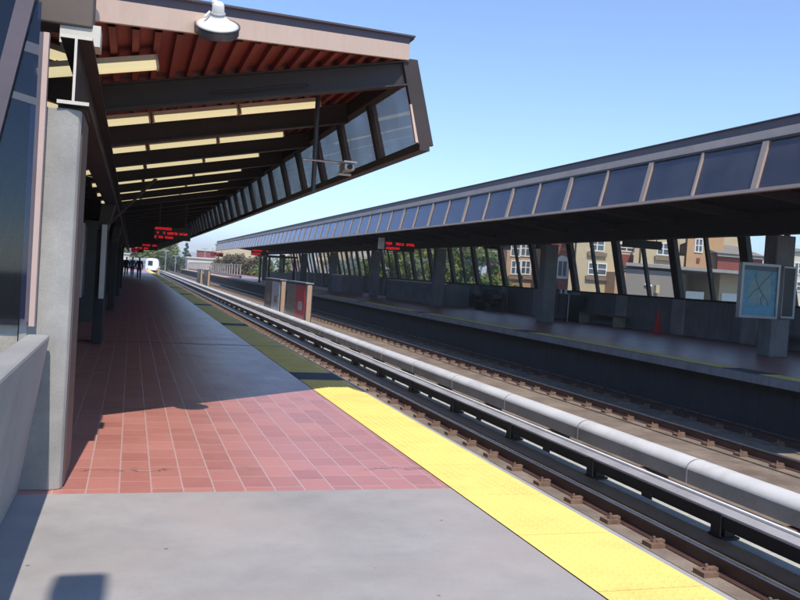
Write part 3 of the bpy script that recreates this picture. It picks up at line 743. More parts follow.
# roof falls to the girder and rises again to the windbreak
mb = MB()
YR = YEND+5.5
def rs(x0, z0, x1, z1, th, y0=Y0R, y1=YR, m=0): mb.hexa([(x0, y0, z0), (x1, y0, z1), (x1, y1, z1), (x0, y1, z0), (x0, y0, z0+th), (x1, y0, z1+th), (x1, y1, z1+th), (x0, y1, z0+th)], m)
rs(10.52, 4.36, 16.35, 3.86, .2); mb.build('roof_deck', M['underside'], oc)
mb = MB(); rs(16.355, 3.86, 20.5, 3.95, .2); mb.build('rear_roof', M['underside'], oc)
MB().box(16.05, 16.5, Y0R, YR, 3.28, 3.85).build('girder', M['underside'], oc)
mb = MB(); rs(10.50, 4.12, 16.04, 3.62, .22, 8.875, 9.035)
ob = mb.build('beam', M['bronze'], oc)
y = 8.935+3.45
while y < YR:
    c = ob.copy(); col.objects.link(c); c.parent = oc; c.location.y += y-8.935; y += 3.45
# columns
ocol = []
for k in range(8):
    y = 18.9+13.35*k
    t = thing('concrete_column', (16.25, y, 0), '%s concrete column of the opposite platform, counted from the map board' % ordn(k) if k else 'concrete column of the opposite platform that carries the pale map board', 'column', 'concrete columns of the opposite canopy')
    bevel(MB().box(16.40, 17.0, y-.22, y+.28, 0, 3.279).build('shaft', M['grimy_conc'], t), .03)
# map board on first column
mx0, mx1, my = 15.12, 16.34, 18.42
t = thing('map_case', (15.7, my, 1.0), 'blue route map board in metal frame on the nearest opposite column', 'map board')
MB().box(mx0, mx0+.07, my, my+.14, 1.03, 2.47).box(mx1-.07, mx1, my, my+.14, 1.03, 2.47).box(mx0+.07, mx1-.07, my, my+.14, 2.40, 2.47).box(mx0+.07, mx1-.07, my, my+.14, 1.03, 1.10).box(mx0+.07, mx1-.07, my+.08, my+.14, 1.10, 2.40).build('frame', M['alum'], t)
sh = MB().box(mx0+.07, mx1-.07, my+.05, my+.079, 1.10, 2.40).build('map_sheet', M['mapblue'], t)
lp = MB()
lp.add([(15.45, my+.047, 1.45), (15.95, my+.047, 1.38), (16.12, my+.047, 1.6), (16.05, my+.047, 2.2), (15.8, my+.047, 2.3), (15.5, my+.047, 2.05), (15.38, my+.047, 1.75)], [(0, 1, 2, 3, 4, 5, 6)])
lp.build('land_area', M['mapland'], t)
rt = MB()
def seg(a, b, wd=.012):
    a = Vector((a[0], my+.043, a[1])); b = Vector((b[0], my+.043, b[1])); d = (b-a).normalized(); q = Vector((d.z, 0, -d.x))*wd
    rt.add([a-q, b-q, b+q, a+q], [(0, 1, 2, 3)])
for a, b in zip([(15.42, 1.55), (15.55, 1.72), (15.72, 1.82), (15.84, 1.98), (15.98, 2.12), (16.1, 2.22)], [(15.55, 1.72), (15.72, 1.82), (15.84, 1.98), (15.98, 2.12), (16.1, 2.22), (16.12, 2.3)]): seg(a, b)
for a, b in zip([(15.72, 1.82), (15.62, 2.02), (15.72, 1.82), (15.86, 1.66), (16.0, 1.5), (15.86, 1.66), (15.8, 1.5)], [(15.62, 2.02), (15.58, 2.2), (15.86, 1.66), (16.0, 1.5), (16.06, 1.36), (15.8, 1.5), (15.86, 1.36)]): seg(a, b)
rt.build('route_line', M['mapline'], t)
MB().box(mx0+.07, mx1-.07, my+.037, my+.041, 2.28, 2.40).build('title_band', M['mapline'], t)
bevel(MB().box(16.46, 16.90, my+.005, my+.12, 1.06, 2.45).build('side_frame', M['alum'], t), .01)
MB().box(16.47, 16.82, my+.0005, my+.004, 1.12, 2.40).build('side_sheet', M['steel'], t)

# ------------------------------------------------------------------ opposite windbreak
wb = thing('windbreak', (20.1, 60, 0), 'windbreak of leaning glass panes on a low wall along opposite platform', 'windbreak')
MB().box(20.03, 20.25, 5, YEND+6, 0, 1.33).build('low_wall', M['wall_conc'], wb)
def wx(z): return 20.02-(z-1.36)*.24
MB().box(19.96, 20.26, 5, YEND+6, 1.332, 1.40).build('sill', M['bronze'], wb)
MB().box(19.36, 19.52, 5, YEND+6, 3.78, 3.94).build('head_rail', M['bronze'], wb)
def wm(y, wy, dx=.07):
    a, b = wx(1.4), wx(3.78)
    return MB().hexa([(a-dx, y-wy, 1.40), (a+dx, y-wy, 1.40), (a+dx, y+wy, 1.40), (a-dx, y+wy, 1.40), (b-dx, y-wy, 3.779), (b+dx, y-wy, 3.779), (b+dx, y+wy, 3.779), (b-dx, y+wy, 3.779)])
tk = wm(7.92, .20, .10).build('post', M['bronze'], wb); tn = wm(9.9, .06).build('mullion', M['bronze'], wb)
pl_ = MB().box(19.93, 20.029, 7.55, 8.25, 0, 1.331).build('pilaster', M['pilaster'], wb)
def wp(y0, y1):
    a, b = wx(1.4), wx(3.78)
    return MB().hexa([(a-.004, y0, 1.4), (a+.004, y0, 1.4), (a+.004, y1, 1.4), (a-.004, y1, 1.4), (b-.004, y0, 3.78), (b+.004, y0, 3.78), (b+.004, y1, 3.78), (b-.004, y1, 3.78)])
pa = wp(8.121, 9.839).build('glass_pane', M['clear'], wb); pb = wp(9.961, 11.689).build('glass_pane', M['clear'], wb)
for k in range(1, 26):
    for o in (tk, tn, pa, pb, pl_):
        c = o.copy(); col.objects.link(c); c.parent = wb; c.location.y += 3.97*k

# stair enclosure walls on the opposite platform
def enclosure(u0, u1, ya, yb, x0, x1, h, label):
    t = thing('stair_wall', ((x0+x1)/2, ya, 0), label, 'stair wall')
    bevel(MB().box(x0, x0+.2, ya, yb, 0, h).box(x0+.2, x1, ya, ya+.2, 0, h).build('wall_panel', M['grimy_conc'], t), .02)
    MB().box(x0-.02, x0+.24, ya-.02, yb, h+.002, h+.06).build('capping', M['alum'], t)
enclosure(0, 0, 46.2, 57.5, 17.2, 18.9, 1.25, 'plain concrete stair wall left of the dark bench on the opposite platform')
enclosure(0, 0, 64.5, 67.8, 15.6, 17.4, 1.35, 'short concrete stair wall farther back on the opposite platform')
# dark bench with rounded back
c0 = Vector((18.6, 43.2, 0))
t = thing('bench', c0, 'dark rounded back bench standing between two columns on opposite platform', 'bench')
bk = MB(); prof = []
wd_ = 1.15
for (y, z) in ((-1, .42), (1, .42), (1, .95), (.8, 1.18), (-.8, 1.18), (-1, .95)): prof.append((c0.y+y*wd_, z))
bk.prism_x(prof, c0.x+.35, c0.x+.45); bevel(bk.build('backrest', M['steel'], t), .03)
bevel(MB().box(c0.x-.15, c0.x+.36, c0.y-1.2, c0.y+1.2, .38, .45).build('seat', M['steel'], t), .02)
for sy in (-1, 1):
    MB().box(c0.x-.1, c0.x+.4, c0.y+sy*1.0-.05, c0.y+sy*1.0+.05, 0, .379).build('leg', M['steel'], t)
    MB().tube((c0.x-.15, c0.y+sy*1.32, .7), (c0.x+.35, c0.y+sy*1.32, .7), .16, 16).build('armrest', M['steel'], t)
# wooden bench by the cone
def slat_bench(x, y0, y1, label):
    t = thing('bench', (x, (y0+y1)/2, 0), label, 'bench')
    for yy in (y0+.25, y1-.35):
        MB().box(x-.22, x+.22, yy, yy+.16, 0, .42).build('leg', M['board_conc'], t)
    for i in range(4): MB().box(x-.26+i*.135, x-.15+i*.135, y0, y1, .421, .48).build('slat', M['wood'], t)
slat_bench(19.4, 30.6, 34.0, 'low slatted bench under the windows beside the orange cone')
slat_bench(19.4, 19.0, 22.3, 'low slatted bench under the windows right of the map board')
# cone
cc = Vector((18.95, 29.2, 0)); c = at(661, 331, 28.2)
cc = Vector((19.35, 28.1, 0))
t = thing('traffic_cone', cc, 'tall orange cone standing on the opposite platform by the bench', 'cone')
MB().lathe([(.15, .04), (.13, .08), (.045, .80), (.035, .90), (.001, .90)], cc, 20).build('cone_body', M['cone'], t)
bevel(MB().box(cc.x-.21, cc.x+.21, cc.y-.21, cc.y+.21, 0, .04).build('cone_base', M['cone'], t), .015)
# cabinet
cx_, cy_ = 19.35, 35.3
t = thing('cabinet', (cx_, cy_, 0), 'dark grey cabinet with a pale rail beside it under opposite windows', 'cabinet')
bevel(MB().box(cx_-.45, cx_+.45, cy_-.75, cy_+.75, .05, 1.22).build('cabinet_body', M['steel'], t), .02)
MB().box(cx_-.47, cx_-.452, cy_-.02, cy_+.70, .1, 1.17).build('door', M['flash'], t)
MB().tube((cx_-.45, cy_-.95, 0), (cx_-.45, cy_-.95, 1.22), .03, 8).tube((cx_-.45, cy_-.95, 1.22), (cx_-.45, cy_-.80, 1.25), .03, 8).build('rail', M['alum'], t)
MB().tube((cx_-.2, cy_+.3, 1.22), (cx_-.2, cy_+.3, 1.42), .06, 10).tube((cx_-.2, cy_-.15, 1.22), (cx_-.2, cy_-.15, 1.42), .06, 10).build('vent', M['whitepaint'], t)
# black hanging signs
def hang_sign(u0, v0, u1, v1, Y, label):
    a = at(u0, v0, Y); b = at(u1, v1, Y)
    t = thing('hanging_sign', ((a.x+b.x)/2, Y, min(a.z, b.z)), label, 'hanging sign', 'black hanging signs under the opposite canopy')
    zc = (a.z+b.z)/2; h = .30
    bevel(MB().box(a.x, b.x, Y, Y+.12, zc-h/2, zc+h/2).build('sign_board', M['black'], t), .01)
    MB().tube((a.x+.2, Y+.06, zc+h/2), (a.x+.2, Y+.06, zc+h/2+.35), .02, 6).tube((b.x-.2, Y+.06, zc+h/2), (b.x-.2, Y+.06, zc+h/2+.35), .02, 6).build('hanger', M['steel'], t)
hang_sign(624, 241.5, 662, 247, 27.0, 'black hanging sign above the low bench and orange cone')
hang_sign(537, 243.5, 551, 248, 34.5, 'black hanging sign partly hidden behind the second opposite column')
hang_sign(484, 244.5, 511, 248.5, 44.0, 'black hanging sign right of the dark rounded bench')

# ------------------------------------------------------------------ advert boards between the tracks
def board(y0, y1, posters, label):
    t = thing('advert_board', (7.92, (y0+y1)/2, -1.2), label, 'advert board', 'advert boards between the tracks')
    zb, zt = -.86, .92
    MB().box(7.76, 8.08, y0+.02, y1, zb, zt).build('board_core', M['steel'], t)
    MB().box(7.82, 8.03, y0-.03, y0+.019, zb+.02, zt-.06).build('end_panel', M['boardend'], t)
    MB().box(7.73, 8.11, y0-.05, y1+.02, zt+.001, zt+.05).build('top_cap', M['alum'], t)
    n = len(posters); L = (y1-y0-.3)/n
    for i, mt in enumerate(posters):
        a = y0+.15+i*L; 
        f = MB().box(7.735, 7.759, a, a+L-.08, zb+.08, zt-.10).build('poster', M[mt], t)
        MB().box(7.728, 7.734, a+.25*L, a+.6*L, zb+.5, zb+.9).build('print_patch', M['posterblue'] if mt == 'posterred' else M['postergrey'], f)
    for yy in (y0+.1, (y0+y1)/2, y1-.2):
        MB().box(7.84, 8.0, yy, yy+.14, -1.198, zb-.001).build('leg', M['steel'], t)
board(38.9, 44.0, ['posterred', 'postergrey'], 'advert board with red poster nearest along the white rail cover')
board(46.0, 51.6, ['posterblue', 'posterdark'], 'advert board with pale blue poster just behind the red one')
board(93.0, 98.0, ['posterdark'], 'small far advert board on the right of the far pair')
board(103.0, 108.0, ['posterdark'], 'small far advert board on the left of the far pair')

# ------------------------------------------------------------------ people
SK = {}
def skin(name, verts, edges, radii, mt, parent, levels=1):
    me = bpy.data.meshes.new(name); me.from_pydata(verts, edges, [])
    o = bpy.data.objects.new(name, me); col.objects.link(o)
    md = o.modifiers.new('skin', 'SKIN'); md.use_smooth_shade = True
    sv = me.skin_vertices[0].data
    for i, r in enumerate(radii): sv[i].radius = (r, r) if not isinstance(r, tuple) else r; sv[i].use_root = (i == 0)
    ss = o.modifiers.new('sub', 'SUBSURF'); ss.levels = levels; ss.render_levels = levels
    dg = bpy.context.evaluated_depsgraph_get(); dg.update()
    nm = bpy.data.meshes.new_from_object(o.evaluated_get(dg))
    bpy.data.objects.remove(o); bpy.data.meshes.remove(me)
    nm.materials.clear(); nm.materials.append(mt)
    r = bpy.data.objects.new(name, nm); col.objects.link(r); r.parent = parent
    return r
def person(loc, rot, label, top, legs_m, step=.12, bag=None, lean=0, hairm=None):
    t = thing('person', loc, label, 'person'); t.rotation_euler = (0, 0, rot)
    skinm = M['skin']
    V = []; Ed = []; Rr = []
    def nd(p, r, par=None):
        V.append(p); Rr.append(r); i = len(V)-1
        if par is not None: Ed.append((par, i))
        return i
    pel = nd((0, 0, .95), .135)
    sp = nd((0, .01, 1.15), .125, pel); ch = nd((0, .0, 1.34), (.15, .12), sp); nk = nd((0, 0, 1.49), .055, ch)
    hd0 = nd((0, .02, 1.58), .075, nk); hd1 = nd((0, .02, 1.67), .088, hd0); hd2 = nd((0, .01, 1.745), .055, hd1)
    nd((0, .105, 1.63), .014, hd1)
    arms = []
    for s in (-1, 1):
        sh_ = nd((s*.17, 0, 1.42), .06, ch); el_ = nd((s*.24, -.03, 1.13), .043, sh_); wr = nd((s*.24, .07+.05*s, .90), .03, el_)
        pm_ = nd((s*.24, .09+.05*s, .83), .035, wr)
        for q in range(4): nd((s*.235, .065+.05*s+q*.022, .745-.01*(q in (1, 2))), .010, pm_)
        nd((s*.215, .13+.05*s, .80), .011, pm_)
        arms.append((sh_, el_, wr))
        hp = nd((s*.09, 0, .90), .095, pel); kn = nd((s*.10, s*step*.6+.03, .50), .06, hp); an = nd((s*.10, s*step, .09), .042, kn)
        nd((s*.11, s*step+.13, .04), .038, an)
    skin('body', V, Ed, Rr, skinm, t)
    # clothes
    jv = [(0, 0, .90), (0, .01, 1.15), (0, 0, 1.36), (0, 0, 1.46)]; je = [(0, 1), (1, 2), (2, 3)]; jr = [.165, .15, (.175, .145), .08]
    for s in (-1, 1):
        a = len(jv); jv += [(s*.17, 0, 1.42), (s*.245, -.03, 1.13), (s*.245, .06+.05*s, .93)]; je += [(2, a), (a, a+1), (a+1, a+2)]; jr += [.078, .06, .05]
    skin('jacket', jv, je, jr, top, t)
    lv = [(0, 0, .95)]; le = []; lr = [.15]
    for s in (-1, 1):
        a = len(lv); lv += [(s*.09, 0, .88), (s*.10, s*step*.6+.03, .50), (s*.10, s*step, .12)]; le += [(0, a), (a, a+1), (a+1, a+2)]; lr += [.108, .078, .065]
        skin('shoe', [(s*.11, s*step-.05, .055), (s*.11, s*step+.05, .06), (s*.115, s*step+.16, .04)], [(0, 1), (1, 2)], [.05, .055, .042], M['black'], t)
    skin('trousers', lv, le, lr, legs_m, t)
    skin('hair', [(0, -.02, 1.62), (0, -.015, 1.70), (0, 0, 1.765)], [(0, 1), (1, 2)], [.085, .10, .06], hairm or M['hair'], t)
    if bag is not None:
        b = MB().box(-.16, .16, -.30, -.15, 1.0, 1.42).build('backpack', bag, t, local=True); bevel(b, .05, 3)
    return t
M['skin'] = surf('skin', (.42, .24, .17), .5, .05); M['hair'] = surf('hair', (.02, .015, .012), .5, .2)
M['navy'] = surf('navy_cloth', (.02, .025, .06), .85, .15); M['denim'] = surf('denim', (.05, .08, .17), .85, .15)
M['blkcloth'] = surf('black_cloth', (.015, .014, .016), .85, .15); M['bluecloth'] = surf('blue_cloth', (.08, .12, .24), .85, .12); M['plum'] = surf('plum_cloth', (.06, .02, .04), .85, .12)
person((.58, 70.5, 0), math.pi, 'person in dark plum jacket walking, rightmost of the four far figures', M['plum'], M['denim'], .14)
person((.07, 80.0, 0), .2, 'person in blue top walking between the dark far figures', M['bluecloth'], M['denim'], .16)
person((-.46, 82.0, 0), .0, 'person in black jacket carrying a backpack down the red platform', M['blkcloth'], M['navy'], .18, bag=M['navy'])
person((-.85, 80.5, 0), .1, 'person in navy jacket, leftmost of the far figures by the columns', M['navy'], M['blkcloth'], .13)

# ------------------------------------------------------------------ train far down the near track
t = thing('train', (4.72, 215, -1.0), 'silver and white train with dark cab window far down the near track', 'train')
M['silver'] = surf('train_silver', (.50, .51, .54), .38, .05, .4, 5, metal=.3); M['trainwhite'] = surf('train_white', (.80, .80, .78), .4, .04); M['traingl'] = surf('train_glass', (.02, .022, .03), .15, .1); M['trainblue'] = surf('train_blue', (.05, .14, .38), .4, .05)
def car(cy, cx, ang, nose):
    rot = Matrix.Rotation(ang, 3, 'Z'); base = Vector((cx, cy, 0))
    def fix(mb):
        mb.v = [rot @ p + base for p in mb.v]; return mb
    prof = [(-1.6, -.7), (1.6, -.7), (1.6, .4), (1.5, 1.7), (1.15, 2.12), (.6, 2.25), (-.6, 2.25), (-1.15, 2.12), (-1.5, 1.7), (-1.6, .4)]
    L = 22
    b = fix(MB().prism_y(prof, 0, L-.6)).build('car_body', M['silver'], t)
    w_ = MB()
    for sx in (-1, 1):
        for k in range(6):
            y0 = 1.2+k*3.35; w_.hexa([(sx*1.575, y0, .75), (sx*1.60, y0, .75), (sx*1.60, y0+2.4, .75), (sx*1.575, y0+2.4, .75), (sx*1.50, y0, 1.5), (sx*1.53, y0, 1.5), (sx*1.53, y0+2.4, 1.5), (sx*1.50, y0+2.4, 1.5)])
    fix(w_).build('window', M['traingl'], b)
    s_ = MB()
    for sx in (-1, 1): s_.box(sx*1.61-.005, sx*1.61+.005, .1, L-.7, -.05, .35)
    fix(s_).build('stripe', M['trainblue'], b)
    bo = MB()
    for yy in (4, 16.5): bo.box(-1.2, 1.2, yy, yy+2.3, -1.0, -.71)
    fix(bo).build('bogie', M['steel'], t)
    if nose:
        n_ = MB().prism_y(prof, -.25, 0); n_.hexa([(-1.5, -1.0, -.7), (1.5, -1.0, -.7), (1.58, -.251, -.7), (-1.58, -.251, -.7), (-1.25, -.7, 2.0), (1.25, -.7, 2.0), (1.25, -.251, 2.1), (-1.25, -.251, 2.1)])
        bevel(fix(n_).build('cab_front', M['trainwhite'], t), .15, 3)
        fix(MB().hexa([(-1.05, -1.0, .55), (.05, -1.0, .55), (.05, -.8, .55), (-1.05, -.8, .55), (-1.0, -.83, 1.6), (.05, -.83, 1.6), (.05, -.6, 1.6), (-1.0, -.6, 1.6)])).build('cab_window', M['traingl'], t)
        for sx in (-1.1, 1.1): fix(MB().box(sx-.15, sx+.15, -1.06, -.9, -.45, -.2)).build('headlight', M['alum'], t)
cx_, cy_, a_ = 4.72, 215.0, 0.03
for k in range(5):
    car(cy_, cx_, a_, k == 0)
    cx_ -= 22*math.sin(a_); cy_ += 22*math.cos(a_); a_ += .05
# marker post by the track
c = at(158.5, 272, 114)
t = thing('marker_post', (c.x, 114, -1.2), 'short pale yellow marker post by the far track edge', 'post')
MB().box(c.x-.13, c.x+.13, 113.9, 114.1, -1.2, .75).build('post_shaft', M['boardend'], t); MB().box(c.x-.16, c.x+.16, 113.87, 114.13, .751, .85).build('cap', M['whitepaint'], t)

# ------------------------------------------------------------------ guard railing beyond the opposite canopy
t = thing('guard_railing', (15.5, 150, 0), 'pale railing of upright posts beyond the end of the opposite canopy', 'railing')
mb = MB().box(14.0, 14.2, YEND+8, 228, 0, .35); mb.build('kerb_wall', M['coping'], t)
MB().box(14.02, 14.16, YEND+8, 228, 1.75, 1.88).build('top_rail', M['coping'], t)
q = MB().box(-1.56, -1.40, -.09, .09, .35, 1.75).build('railing_post', M['coping'], t, local=True); q.location.y = YEND+8.2-150
for k in range(1, 36):
    c = q.copy(); col.objects.link(c); c.parent = t; c.location.y = YEND+8.2+k*3.3-150
# glass shelter near the end
t = thing('platform_shelter', (14.0, 86, 0), 'small glass sided shelter near the far end of the opposite platform', 'shelter')
for x_, y_ in ((12.9, 84), (12.9, 90), (15.4, 84), (15.4, 90)): MB().box(x_-.1, x_+.1, y_-.1, y_+.1, 0, 2.7).build('post', M['bronze'], t)
MB().box(12.95, 15.35, 84, 84.1, 0, 1.2).box(15.35, 15.45, 84.1, 90, 0, 1.2).build('side_wall', M['coping'], t)
MB().box(13.0, 15.3, 84.02, 84.06, 1.25, 2.6).build('glass_pane', M['clear'], t)
MB().box(12.6, 15.7, 83.7, 90.3, 2.701, 2.85).build('shelter_roof', M['bronze'], t)

# ------------------------------------------------------------------ buildings beyond the opposite platform
M['tan'] = surf('tan_stucco', (.55, .44, .29), .9, .06, .4, 8); M['peach'] = surf('orange_stucco', (.52, .31, .17), .9, .07, .4, 8); M['maroon'] = surf('maroon_stucco', (.26, .065, .055), .9, .08, .4, 8)
M['greyb'] = surf('grey_stucco', (.25, .22, .20), .9, .06, .4, 8); M['paleb'] = surf('pale_stucco', (.62, .58, .50), .9, .05, .4, 8); M['trim'] = surf('white_trim', (.78, .77, .74), .6, .04)
M['winglass'] = surf('window_glass', (.09, .11, .14), .12, .3, .6, 3); M['ledge'] = surf('brown_ledge', (.24, .17, .12), .8, .1); M['roofgrey'] = surf('grey_roof', (.30, .29, .29), .9, .1)
GZ = -5.0
def block(x0, x1, Y, dp, ztop, wall, label, roof='roofgrey', z0=GZ, cornice=.35, name='apartment_building'):
    t = thing(name, ((x0+x1)/2, Y, z0), label, 'building')
    xb = x0*(Y+dp)/Y*.995 if x0 > 20 else x0
    MB().prism_z([(x0, Y), (x1, Y), (max(x1, xb+2), Y+dp), (xb, Y+dp)], z0, ztop).build('wall', M[wall], t)
    MB().prism_z([(x0-cornice, Y-cornice), (x1+cornice, Y-cornice), (max(x1, xb+2)+cornice, Y+dp+cornice), (xb-cornice, Y+dp+cornice)], ztop+.003, ztop+.35).build('roof', M[roof], t)
    return t
def win(t, Y, xc, zc, w_, h_, ledge=True, bars=True, frame='trim'):
    f = MB(); fw = .13
    f.box(xc-w_/2, xc-w_/2+fw, Y-.10, Y+.02, zc-h_/2, zc+h_/2).box(xc+w_/2-fw, xc+w_/2, Y-.10, Y+.02, zc-h_/2, zc+h_/2)
    f.box(xc-w_/2+fw, xc+w_/2-fw, Y-.10, Y+.02, zc+h_/2-fw, zc+h_/2).box(xc-w_/2+fw, xc+w_/2-fw, Y-.10, Y+.02, zc-h_/2, zc-h_/2+fw)
    if bars:
        f.box(xc-.06, xc+.06, Y-.08, Y-.02, zc-h_/2+fw, zc+h_/2-fw); f.box(xc-w_/2+fw, xc-.06, Y-.075, Y-.02, zc-.04, zc+.06); f.box(xc+.06, xc+w_/2-fw, Y-.075, Y-.02, zc-.04, zc+.06)
    o = f.build('window', M[frame], t)
    MB().box(xc-w_/2+fw, xc+w_/2-fw, Y-.012, Y-.004, zc-h_/2+fw, zc+h_/2-fw).build('pane', M['winglass'], o)
    if ledge: MB().box(xc-w_/2-.25, xc+w_/2+.25, Y-.28, Y-.002, zc-h_/2-.55, zc-h_/2-.12).build('sill', M['ledge'], o)
def atw(t, Y, u0, v0, u1, v1, **k):
    a = at(u0, v0, Y); b = at(u1, v1, Y); win(t, Y, (a.x+b.x)/2, (a.z+b.z)/2, b.x-a.x, abs(a.z-b.z), **k)
def xr(u, Y, v=270): return at(u, v, Y).x
def zr(u, v, Y): return at(u, v, Y).z
Y1 = 92
b = block(xr(506, Y1), xr(541.5, Y1), Y1, 14, 9.5, 'peach', 'orange block with tall white bay window seen behind the opposite windbreak')
atw(b, Y1, 511, 240, 520, 257, ledge=False); atw(b, Y1, 521, 240, 530, 257, ledge=False); atw(b, Y1, 511, 260, 520, 275, ledge=True); atw(b, Y1, 521, 260, 530, 275)
for q in (225,): atw(b, Y1, 511, q-8, 520, q+8, ledge=False)
Y2 = 88
b = block(xr(546, Y2), xr(574, Y2), Y2+1.2, 14, 10.5, 'maroon', 'maroon block with a pale arched window between the orange and tan blocks')
c0 = at(557, 255, Y2+1.2); c1_ = at(567, 279, Y2+1.2); xm = (c0.x+c1_.x)/2; hw_ = (c1_.x-c0.x)/2
ar = [(xm-hw_, c1_.z), (xm+hw_, c1_.z)]+[(xm+hw_*math.cos(a*math.pi/8), c0.z-hw_+hw_*math.sin(a*math.pi/8)) for a in range(9)]
fr_ = MB(); k_ = len(ar); vs = [(x, Y2+1.08, z) for x, z in ar]+[(x, Y2+1.22, z) for x, z in ar]
fr_.add(vs, [tuple(range(k_)), tuple(range(k_, 2*k_))[::-1]]+[(i, i+k_, (i+1) % k_+k_, (i+1) % k_) for i in range(k_)])
o = fr_.build('window', M['trim'], b)
MB().box(xm-hw_*.7, xm-hw_*.08, Y2+1.06, Y2+1.079, c1_.z+.3, c0.z-hw_*.9).box(xm+hw_*.08, xm+hw_*.7, Y2+1.06, Y2+1.079, c1_.z+.3, c0.z-hw_*.9).build('pane', M['winglass'], o)
Y3 = 84
b = block(xr(575, Y3), xr(618, Y3), Y3, 15, 11.5, 'tan', 'tan block with paired white windows behind the opposite windbreak')
atw(b, Y3, 588, 262, 606, 276); atw(b, Y3, 590, 238, 604, 252); atw(b, Y3, 590, 215, 604, 229)
t2 = MB().box(xr(606, Y3), xr(621, Y3), Y3-2.0, Y3-.01, GZ, zr(612, 272, Y3)).build('porch', M['peach'], b)
b = block(xr(618.5, Y3), xr(639, Y3), Y3+1.5, 13, 9.0, 'paleb', 'pale block with a maroon band between the two tan blocks')
MB().box(xr(618.5, Y3)+.05, xr(639, Y3)-.05, Y3+1.2, Y3+1.49, zr(628, 265.5, Y3), zr(628, 254, Y3)).build('band', M['maroon'], b)
atw(b, Y3+1.5, 619, 243, 634, 252.5, ledge=False); atw(b, Y3+1.5, 618, 266, 627, 274, ledge=False); atw(b, Y3+1.5, 629, 266, 637, 274, ledge=False)
Y4 = 82
b = block(xr(640, Y4), xr(678, Y4), Y4, 15, 8.6, 'tan', 'tan block with a single high window above the long grey garage')
atw(b, Y4, 657, 242, 669, 256)
b = block(xr(680, Y4), xr(716, Y4), Y4-1, 13, 5.6 if False else zr(700, 231, Y4), 'peach', 'ochre block with small vent and narrow window above the garage')
atw(b, Y4-1, 695, 238, 702, 253, ledge=False); MB().box(xr(690, Y4), xr(693, Y4), Y4-1.15, Y4-1.005, zr(691, 262, Y4), zr(691, 258, Y4)).build('vent', M['maroon'], b)
Y5 = 80
b = block(xr(717, Y5), xr(762, Y5), Y5, 12, zr(740, 258, Y5), 'maroon', 'low house with grey pitched roof behind the garage near the map board')
mbx = MB(); x0, x1 = xr(716, Y5)-.3, xr(763, Y5); z0_ = zr(740, 258, Y5)+.36; z1_ = zr(740, 243, Y5)
mbx.prism_x([(Y5-.5, z0_), (Y5+5, z1_), (Y5+12, z0_)], x0, x1); mbx.build('pitched_roof', M['greyb'], b)
b = block(xr(790, Y5), xr(835, Y5), Y5, 12, zr(800, 252, Y5), 'paleb', 'pale house with white framed windows at the far right behind the map board')
atw(b, Y5, 794, 262, 802, 275, ledge=False); atw(b, Y5, 796, 281, 806, 292, ledge=False)
# garage
Y6 = 62
ga = thing('garage', (45, Y6, GZ), 'long low grey garage with white doors in front of the tan blocks', 'garage')
MB().prism_z([(xr(626, Y6), Y6), (xr(679, Y6), Y6), (xr(690, Y6+7), Y6+7), (xr(628, Y6+7), Y6+7)], GZ, zr(650, 270.5, Y6)).build('wall', M['greyb'], ga)
MB().box(xr(690, Y6+7)+.02, xr(775, Y6), Y6+2.6, Y6+9, GZ, zr(700, 270.5, Y6)).build('wall', M['tan'], ga)
MB().prism_z([(xr(625, Y6)-.2, Y6-.4), (xr(778, Y6), Y6-.4), (xr(778, Y6), Y6+9.3), (xr(626, Y6+9.3), Y6+9.3)], zr(690, 270.5, Y6)+.003, zr(690, 267.3, Y6)).build('roof', M['roofgrey'], ga)
for u0, u1, v0 in ((687, 705, 291), (723, 746, 293)):
    MB().box(xr(u0, Y6+2.6), xr(u1, Y6+2.6), Y6+2.5, Y6+2.59, zr(u0, v0+14, Y6), zr(u0, v0, Y6+2.6)).build('garage_door', M['trim'], ga)
MB().box(xr(655, Y6), xr(658.5, Y6), Y6-.35, Y6-.01, zr(656, 293, Y6), zr(656, 285, Y6)).build('meter_box', M['tan'], ga)
MB().tube((xr(645, Y6), Y6-.1, zr(645, 284.5, Y6)), (xr(652, Y6), Y6-.1, zr(650, 286, Y6)), .1, 8).build('wall_light', M['trim'], ga)
struct('street', MB().box(23, 140, 44, 58, -4.999, -4.98), M['asphalt'])

# far low buildings beyond the platforms
def far(u0, u1, vt, vb, Y, wall, label, roof='paleb', name='low_building'):
    a, b_ = xr(u0, Y), xr(u1, Y)
    return block(a, b_, Y, 10, zr((u0+u1)/2, vt, Y), wall, label, roof, name=name)
far(187, 238, 259.5, 268, 235, 'paleb', 'long white low building beyond the railing at the far end')
far(196, 214, 251, 262, 330, 'maroon', 'small reddish building on the far left skyline')
far(150, 172, 262.5, 268, 420, 'paleb', 'pale low building right of the far train under the big tree')
far(215, 262, 246, 262, 300, 'tan', 'tan building behind the bare trees at far end of opposite canopy')
far(282, 302, 240, 262, 175, 'paleb', 'pale building glimpsed between far columns of the opposite platform')
far(318, 352, 242, 280, 140, 'tan', 'tan building glimpsed left of the stair wall behind far panes')
far(352, 372, 246, 280, 138, 'paleb', 'pale building glimpsed through the panes left of the green trees')
b = far(488, 507, 247, 290, 118, 'maroon', 'brown brick building rising behind the green trees'); 
atw(b, 118, 492, 251, 500, 258)
b = far(556, 742, 226, 290, 118, 'tan', 'long tan block rising behind the nearer coloured blocks')
b = far(401, 428, 243, 290, 150, 'paleb', 'pale building half hidden behind the green hedge trees')
# left and rear surroundings
far(60, 128, 252, 262, 260, 'paleb', 'long pale building beyond the far end of the red platform')

